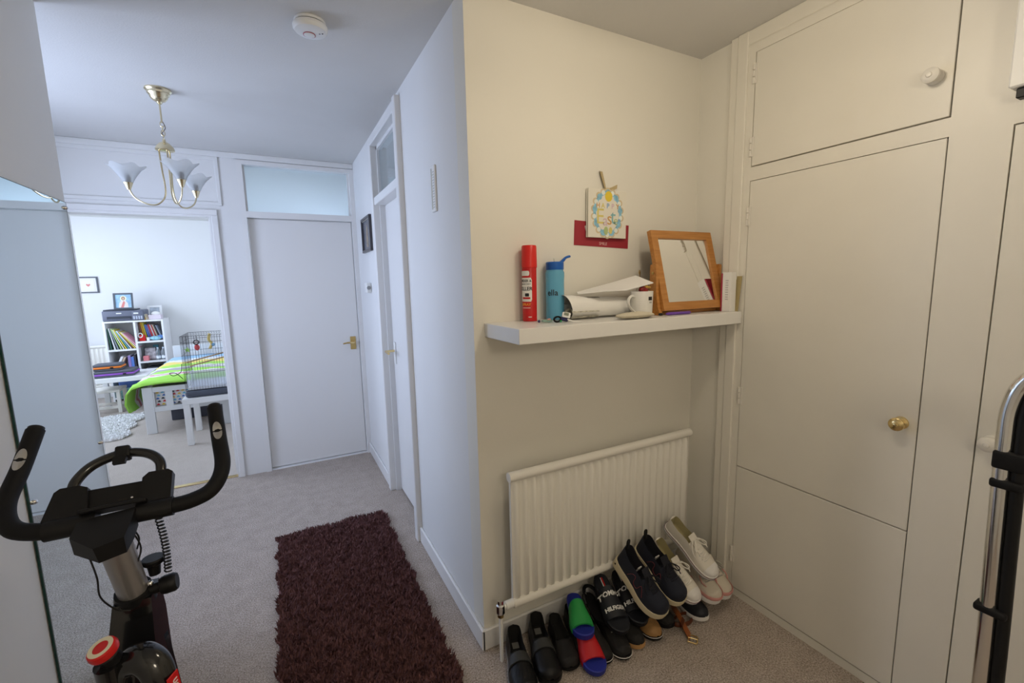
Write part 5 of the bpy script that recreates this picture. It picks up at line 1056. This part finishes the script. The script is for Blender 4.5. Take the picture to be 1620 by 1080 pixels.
part('print_hair', ip(ell(0.0, 0.036, 0.019, 0.024, 18), 0.0067, 0.0071), mat('brown_hair_print', (0.25, 0.13, 0.07), 0.5), ic); part('print_face', ip(ell(0.0, 0.034, 0.011, 0.016, 16), 0.0070, 0.0074), mat('skin_print', (0.66, 0.44, 0.32), 0.5), ic)
wf = thing('white_photo_frame', 'white framed photo leaning at the right end of the bookcase top', 'photo frame', (-1.54, 7.74, ZT))
picture(wf, T(-1.530, 7.80, ZT+0.092) @ R('X', 78), 0.165, 0.18, 0.028, 0.014, BW, mat('pale_photo', (0.45, 0.50, 0.56), 0.3, var=0.3, vscale=16))
tb = thing('tissue_box', 'pale pink tissue box at the right end of the bookcase top', 'tissue box', (-1.50, 7.62, ZT))
part('carton', box(-1.565, -1.425, 7.57, 7.68, ZT+0.0005, ZT+0.062, 0.004), mat('pale_pink_card', (0.70, 0.62, 0.68), 0.6), tb); part('tissue', ball((-1.49, 7.625, ZT+0.075), 0.03, 10, 1.7, 0.8, 1.1), PAPER, tb, angle=60)
for k, c in enumerate(('orange', 'cream', 'tan')): book(-1.600+0.014*k, ZT+0.001, 0.011, 0.075, 0.06, 14, cmat(c, C[c]), '%s little book between printer and tissue box' % c, 'little books on the bookcase top', 7.56)
wp = thing('framed_print', 'dark framed white print with a small pink heart on the bedroom wall', 'picture', (-2.24, YB, 1.44))
picture(wp, T(-2.235, YB, 1.548) @ R('X', 90), 0.225, 0.215, 0.016, 0.018, mat('slate_frame', (0.09, 0.10, 0.12), 0.4), mat('white_print_paper', (0.80, 0.78, 0.76), 0.6))
part('pink_heart', prism([(0, -0.022), (0.022, 0.002), (0.020, 0.014), (0.010, 0.017), (0, 0.008), (-0.010, 0.017), (-0.020, 0.014), (-0.022, 0.002)], 0.0078, 0.0086, T(-2.225, YB, 1.545) @ R('X', 90)), mat('rose_print', (0.66, 0.22, 0.20), 0.5), wp)
part('thin_border', tube([T(-2.235, YB, 1.548) @ R('X', 90) @ Vector(p) for p in ((-0.075, -0.07, 0.008), (0.075, -0.07, 0.008), (0.075, 0.07, 0.008), (-0.075, 0.07, 0.008))], 0.0012, 5, closed=True), mat('faint_pink_line', (0.70, 0.55, 0.52), 0.6), wp)

# white side table, stool, zip cases
tb2 = thing('side_table', 'white square side table holding two zip cases', 'table', (-1.745, 6.965, 0))
part('table_top', box(-2.03, -1.465, 6.69, 7.245, 0.395, 0.45, 0.003), BW, tb2)
for xx in (-2.025, -1.52):
    for yy in (6.695, 7.19): part('leg', box(xx, xx+0.05, yy, yy+0.05, 0, 0.395, 0.002), BW, tb2)
st = thing('stool', 'small white wooden stool tucked under the side table', 'stool', (-1.94, 6.98, 0))
SW2 = mat('cream_white_wood', (0.78, 0.76, 0.70), 0.5)
part('seat', box(-2.11, -1.775, 6.83, 7.12, 0.255, 0.285, 0.004), SW2, st)
for xx in (-2.105, -1.815):
    for yy in (6.835, 7.08): part('leg', box(xx, xx+0.035, yy, yy+0.035, 0, 0.255, 0.002), SW2, st)
for yy in (6.84, 7.085): part('rail', box(-2.07, -1.815, yy, yy+0.02, 0.055, 0.085, 0.002), SW2, st)
part('side_rail', box(-1.812, -1.785, 6.87, 7.08, 0.055, 0.085, 0.002), SW2, st)
def zipcase(label, x0, x1, y0, y1, z0, z1, zc):
    t = thing('zip_case', label, 'case', ((x0+x1)/2, (y0+y1)/2, z0)); zm = (z0+z1)/2; h = (z1-z0)
    GF = mat('charcoal_felt', (0.10, 0.105, 0.125), 0.85, bump=0.2, bscale=200)
    part('lower_shell', box(x0, x1, y0, y1, z0, zm-h*0.12, h*0.3, 4), GF, t); part('upper_shell', box(x0, x1, y0, y1, zm+h*0.10, z1, h*0.3, 4), GF, t)
    part('zip_band', box(x0-0.003, x1+0.003, y0-0.004, y1+0.004, zm-h*0.16, zm+h*0.13, h*0.1, 2), zc, t)
    part('zip_pull', box(x1-0.10, x1-0.07, y0-0.008, y0-0.004, zm-0.012, zm+0.004), BLACKP, t)
zipcase('large charcoal zip case with purple zip band, lying on the white side table', -1.985, -1.60, 6.74, 7.02, 0.4505, 0.525, mat('purple_zip', (0.30, 0.10, 0.52), 0.6))
zipcase('smaller charcoal zip case with bright orange zip band, on top of the purple one', -1.99, -1.72, 6.78, 6.98, 0.5255, 0.605, mat('orange_zip', (0.85, 0.22, 0.03), 0.6))

# child's bed
bd = thing('childs_bed', 'small white child bed seen at its foot end', 'bed', (-0.92, 6.4, 0))
FX0, FX1, FY = -1.29, -0.54, 5.60
BEDW = mat('grey_white_bed_paint', (0.70, 0.71, 0.72), 0.5)
part('post', box(FX0, FX0+0.085, FY, FY+0.03, 0, 0.485, 0.003), BEDW, bd); part('post', box(FX1-0.085, FX1, FY, FY+0.03, 0, 0.485, 0.003), BEDW, bd)
g = box(FX0+0.085, FX1-0.085, FY+0.002, FY+0.028, 0.43, 0.482, 0.002); g += box(FX0+0.085, FX1-0.085, FY+0.002, FY+0.028, 0.225, 0.275, 0.002)
for xa, xb in ((FX0+0.085, FX0+0.095), (FX0+0.185, FX0+0.245), (FX0+0.42, FX0+0.50), (FX1-0.10, FX1-0.085)): g += box(xa, xb, FY+0.003, FY+0.027, 0.275, 0.43)
part('foot_board', g, BEDW, bd)
mt = part('mattress', box(FX0+0.02, FX1-0.02, FY+0.036, 7.25, 0.27, 0.45, 0.03), mat('patterned_mattress_cover', (0.70, 0.68, 0.66), 0.9), bd)
pal = [(0.62, 0.05, 0.06), (0.08, 0.18, 0.50), (0.75, 0.52, 0.06), (0.04, 0.04, 0.05), (0.12, 0.42, 0.62)]
for ci, c in enumerate(pal):
    g = G(); k = 0
    for ix in range(9):
        for iz in range(5):
            if (ix*2+iz*3) % 5 != ci: continue
            xx = FX0+0.102+0.043*ix+0.01*(iz % 2); zz = 0.287+0.031*iz
            g += box(xx, xx+0.026, FY+0.0345, FY+0.0362, zz, zz+0.010); g += box(xx+0.006, xx+0.020, FY+0.0345, FY+0.0362, zz+0.010, zz+0.017)
    part('printed_cars', g, mat('car_print_%s' % ['red', 'blue', 'yellow', 'black', 'teal'][ci], c, 0.9), bd)
part('side_rail', box(FX0, FX0+0.022, FY+0.03, 7.27, 0.20, 0.30, 0.002), BEDW, bd); part('side_rail', box(FX1-0.022, FX1, FY+0.03, 7.27, 0.20, 0.30, 0.002), BEDW, bd)
part('head_board', box(FX0, FX1, 7.27, 7.30, 0, 0.72, 0.004), BEDW, bd)
QB = band_mat('quilt_print', [(0, (0.36, 0.72, 0.10)), (0.20, (0.80, 0.74, 0.74)), (0.235, (0.70, 0.25, 0.30)), (0.27, (0.80, 0.78, 0.78)), (0.31, (0.38, 0.74, 0.12)), (0.40, (0.42, 0.40, 0.42)), (0.46, (0.80, 0.78, 0.76)), (0.52, (0.40, 0.74, 0.12)), (0.64, (0.85, 0.66, 0.20)), (0.76, (0.80, 0.78, 0.78)), (0.86, (0.35, 0.55, 0.75))], 1, 0.10)
prof = [(-1.405, 0.245), (-1.430, 0.33), (-1.415, 0.43), (-1.36, 0.515), (-1.27, 0.545), (-1.10, 0.552), (-0.90, 0.556), (-0.70, 0.552), (-0.56, 0.54), (-0.50, 0.47), (-0.49, 0.36)]
rings = []
for j in range(28):
    y = 5.575+1.60*j/27; f = min(1, (j+0.6)/3); ring_o = []; ring_i = []
    dr = 1.0 if y < 6.1 else max(0.2, 1-(y-6.1)*1.4)
    for k, (xq, zq) in enumerate(prof):
        px = xq; pz_ = zq
        if k < 3: pz_ = 0.50-(0.50-zq)*dr; px = -1.33+(xq+1.33)*max(0.4, dr)
        pz_ += 0.006*math.sin(y*17+xq*9)+0.004*math.sin(y*31-xq*21)+(0.02*(y-5.6) if 3 < k < 9 else 0)
        if j == 0: pz_ -= 0.022 if k > 2 else 0
        th_ = 0.028*(0.45+0.55*f)
        ring_o.append((px, y, pz_+0.0)); nx = 0.7 if k < 3 else 0
        ring_i.append((px+(th_ if k < 3 else (-th_ if k > 8 else 0)), y+0.004, pz_-(th_ if 2 < k < 9 else 0)))
    rings.append(ring_o+ring_i[::-1])
qt = thing('quilt', 'lime green quilt with printed bands draped over the child bed', 'quilt', (-0.92, 6.3, 0.5))
part('cover', loft(rings), QB, qt, angle=80)
single('under_bed_box', box(-1.165, -0.62, 6.07, 6.55, 0.001, 0.125, 0.008), mat('charcoal_box', (0.07, 0.075, 0.10), 0.6), 'dark grey storage box on the carpet under the child bed', 'storage box', (-0.9, 6.3, 0))

# cage on the near white table
ct = thing('cage_table', 'white square table just inside the doorway carrying the wire cage', 'table', (-0.585, 5.25, 0))
part('table_top', box(-0.865, -0.315, 4.98, 5.53, 0.395, 0.45, 0.003), BW, ct)
for xx in (-0.862, -0.368):
    for yy in (4.983, 5.477): part('leg', box(xx, xx+0.05, yy, yy+0.05, 0, 0.395, 0.002), BW, ct)
single('grey_cushion', box(-0.840, -0.33, 5.0, 5.50, 0.4505, 0.515, 0.025, 4), mat('dark_grey_fabric', (0.09, 0.10, 0.13), 0.9, bump=0.2, bscale=150), 'dark grey padded mat on the white table under the cage', 'mat', (-0.585, 5.25, 0.45))
cg = thing('bird_cage', 'black wire pet cage with clear guards on the white table', 'cage', (-0.585, 5.25, 0.515))
CX0, CX1, CY0, CY1, CZ0, CZ1 = -0.832, -0.345, 5.02, 5.47, 0.517, 1.03
WIRE = mat('black_wire', (0.03, 0.03, 0.035), 0.4, 0.5)
def rod(a, b, r=0.0016): return tube([a, b], r, 5)
def wirepanel(p0, ux, n, z0, z1, hz, name):
    g = G(); p0 = Vector(p0); ux = Vector(ux)
    for k in range(n+1): q = p0+ux*(k/n); g += rod((q.x, q.y, z0), (q.x, q.y, z1), 0.0010)
    for z in hz: g += rod((p0.x, p0.y, z), ((p0+ux).x, (p0+ux).y, z), 0.0017)
    part(name, g, WIRE, cg)
hz = (CZ0, 0.68, 0.85, 0.97, CZ1)
wirepanel((CX0, CY0, 0), (CX1-CX0, 0, 0), 22, CZ0, CZ1, hz, 'front_wires'); wirepanel((CX0, CY1, 0), (CX1-CX0, 0, 0), 22, CZ0, CZ1, hz, 'back_wires')
wirepanel((CX0, CY0, 0), (0, CY1-CY0, 0), 18, CZ0, CZ1, hz, 'side_wires'); wirepanel((CX1, CY0, 0), (0, CY1-CY0, 0), 18, CZ0, CZ1, hz, 'side_wires')
g = G()
for k in range(23): xx = CX0+(CX1-CX0)*k/22; g += rod((xx, CY0, CZ1), (xx, CY1, CZ1), 0.0010)
part('roof_wires', g, WIRE, cg)
part('base_tray', box(CX0+0.015, CX1-0.015, CY0+0.015, CY1-0.015, CZ0, CZ0+0.03, 0.004), mat('white_tray', (0.74, 0.76, 0.80), 0.4), cg)
CL2 = mat('clear_guard_plastic', (0.9, 0.94, 1.0), 0.15, trans=0.7)
part('clear_guard', box(CX0+0.05, CX1-0.01, CY0+0.012, CY0+0.015, CZ0+0.03, 0.70), CL2, cg); part('clear_guard', box(CX0+0.012, CX0+0.015, CY0+0.03, CY1-0.02, CZ0+0.03, 0.66), CL2, cg)
WOODP = wood_mat('perch_wood', (0.45, 0.28, 0.13), (0.60, 0.40, 0.20))
for z, y in ((0.82, 5.15), (0.76, 5.30)): part('perch', tube([(CX0+0.01, y, z-0.05), (CX1-0.01, y+0.05, z+0.05)], 0.007, 8), WOODP, cg)
ty = thing('hanging_toy', 'red hanging bird toy with a dark ring inside the cage', 'toy', (-0.72, 5.08, 0.90))
part('body', ball((-0.715, 5.08, 0.915), 0.022, 10, 1, 0.8, 1.35), mat('red_plush', (0.70, 0.10, 0.10), 0.8), ty); part('head', ball((-0.715, 5.078, 0.962), 0.020, 10), mat('pale_plush', (0.7, 0.62, 0.6), 0.8), ty)
part('dark_ring', tube([(-0.715+0.022*math.cos(a), 5.065, 0.966+0.020*math.sin(a)) for a in np.linspace(0, 2*PI, 16, endpoint=False)], 0.004, 6, closed=True), BLACKP, ty); part('hanger', rod((-0.715, 5.08, 0.98), (-0.715, 5.08, CZ1), 0.0015), WIRE, ty)
tg = thing('star_toy', 'small green star toy hanging at the left of the cage', 'toy', (-0.80, 5.10, 0.87))
part('star', prism([((0.028 if k % 2 == 0 else 0.012)*math.cos(PI*k/5+0.3), (0.028 if k % 2 == 0 else 0.012)*math.sin(PI*k/5+0.3)) for k in range(10)], -0.006, 0.006, T(-0.795, 5.10, 0.895) @ R('X', 90)), mat('lime_plastic', (0.35, 0.62, 0.15), 0.5), tg); part('hanger', rod((-0.795, 5.10, 0.915), (-0.795, 5.10, CZ1), 0.0015), WIRE, tg)
ty2 = thing('rope_toy', 'yellow and blue rope toy hanging in the middle of the cage', 'toy', (-0.62, 5.2, 0.88))
part('rope', tube(smooth_path([(-0.62, 5.2, CZ1), (-0.63, 5.2, 0.97), (-0.61, 5.2, 0.93), (-0.63, 5.2, 0.88)], 5), 0.012, 8), mat('yellow_rope', (0.75, 0.58, 0.20), 0.9), ty2); part('blue_knot', ball((-0.60, 5.2, 0.92), 0.018, 8), mat('blue_rope', (0.25, 0.45, 0.65), 0.9), ty2)
single('coiled_lead', tube(smooth_path([(-0.838, 4.995, 0.64), (-0.885, 4.985, 0.70), (-0.93, 4.98, 0.705), (-0.90, 4.975, 0.68), (-0.845, 4.985, 0.71), (-0.835, 5.0, 0.78)], 6), 0.003, 6), BLACKC, 'thin black lead hooked on the left corner of the cage', 'lead', (-0.86, 4.99, 0.64))
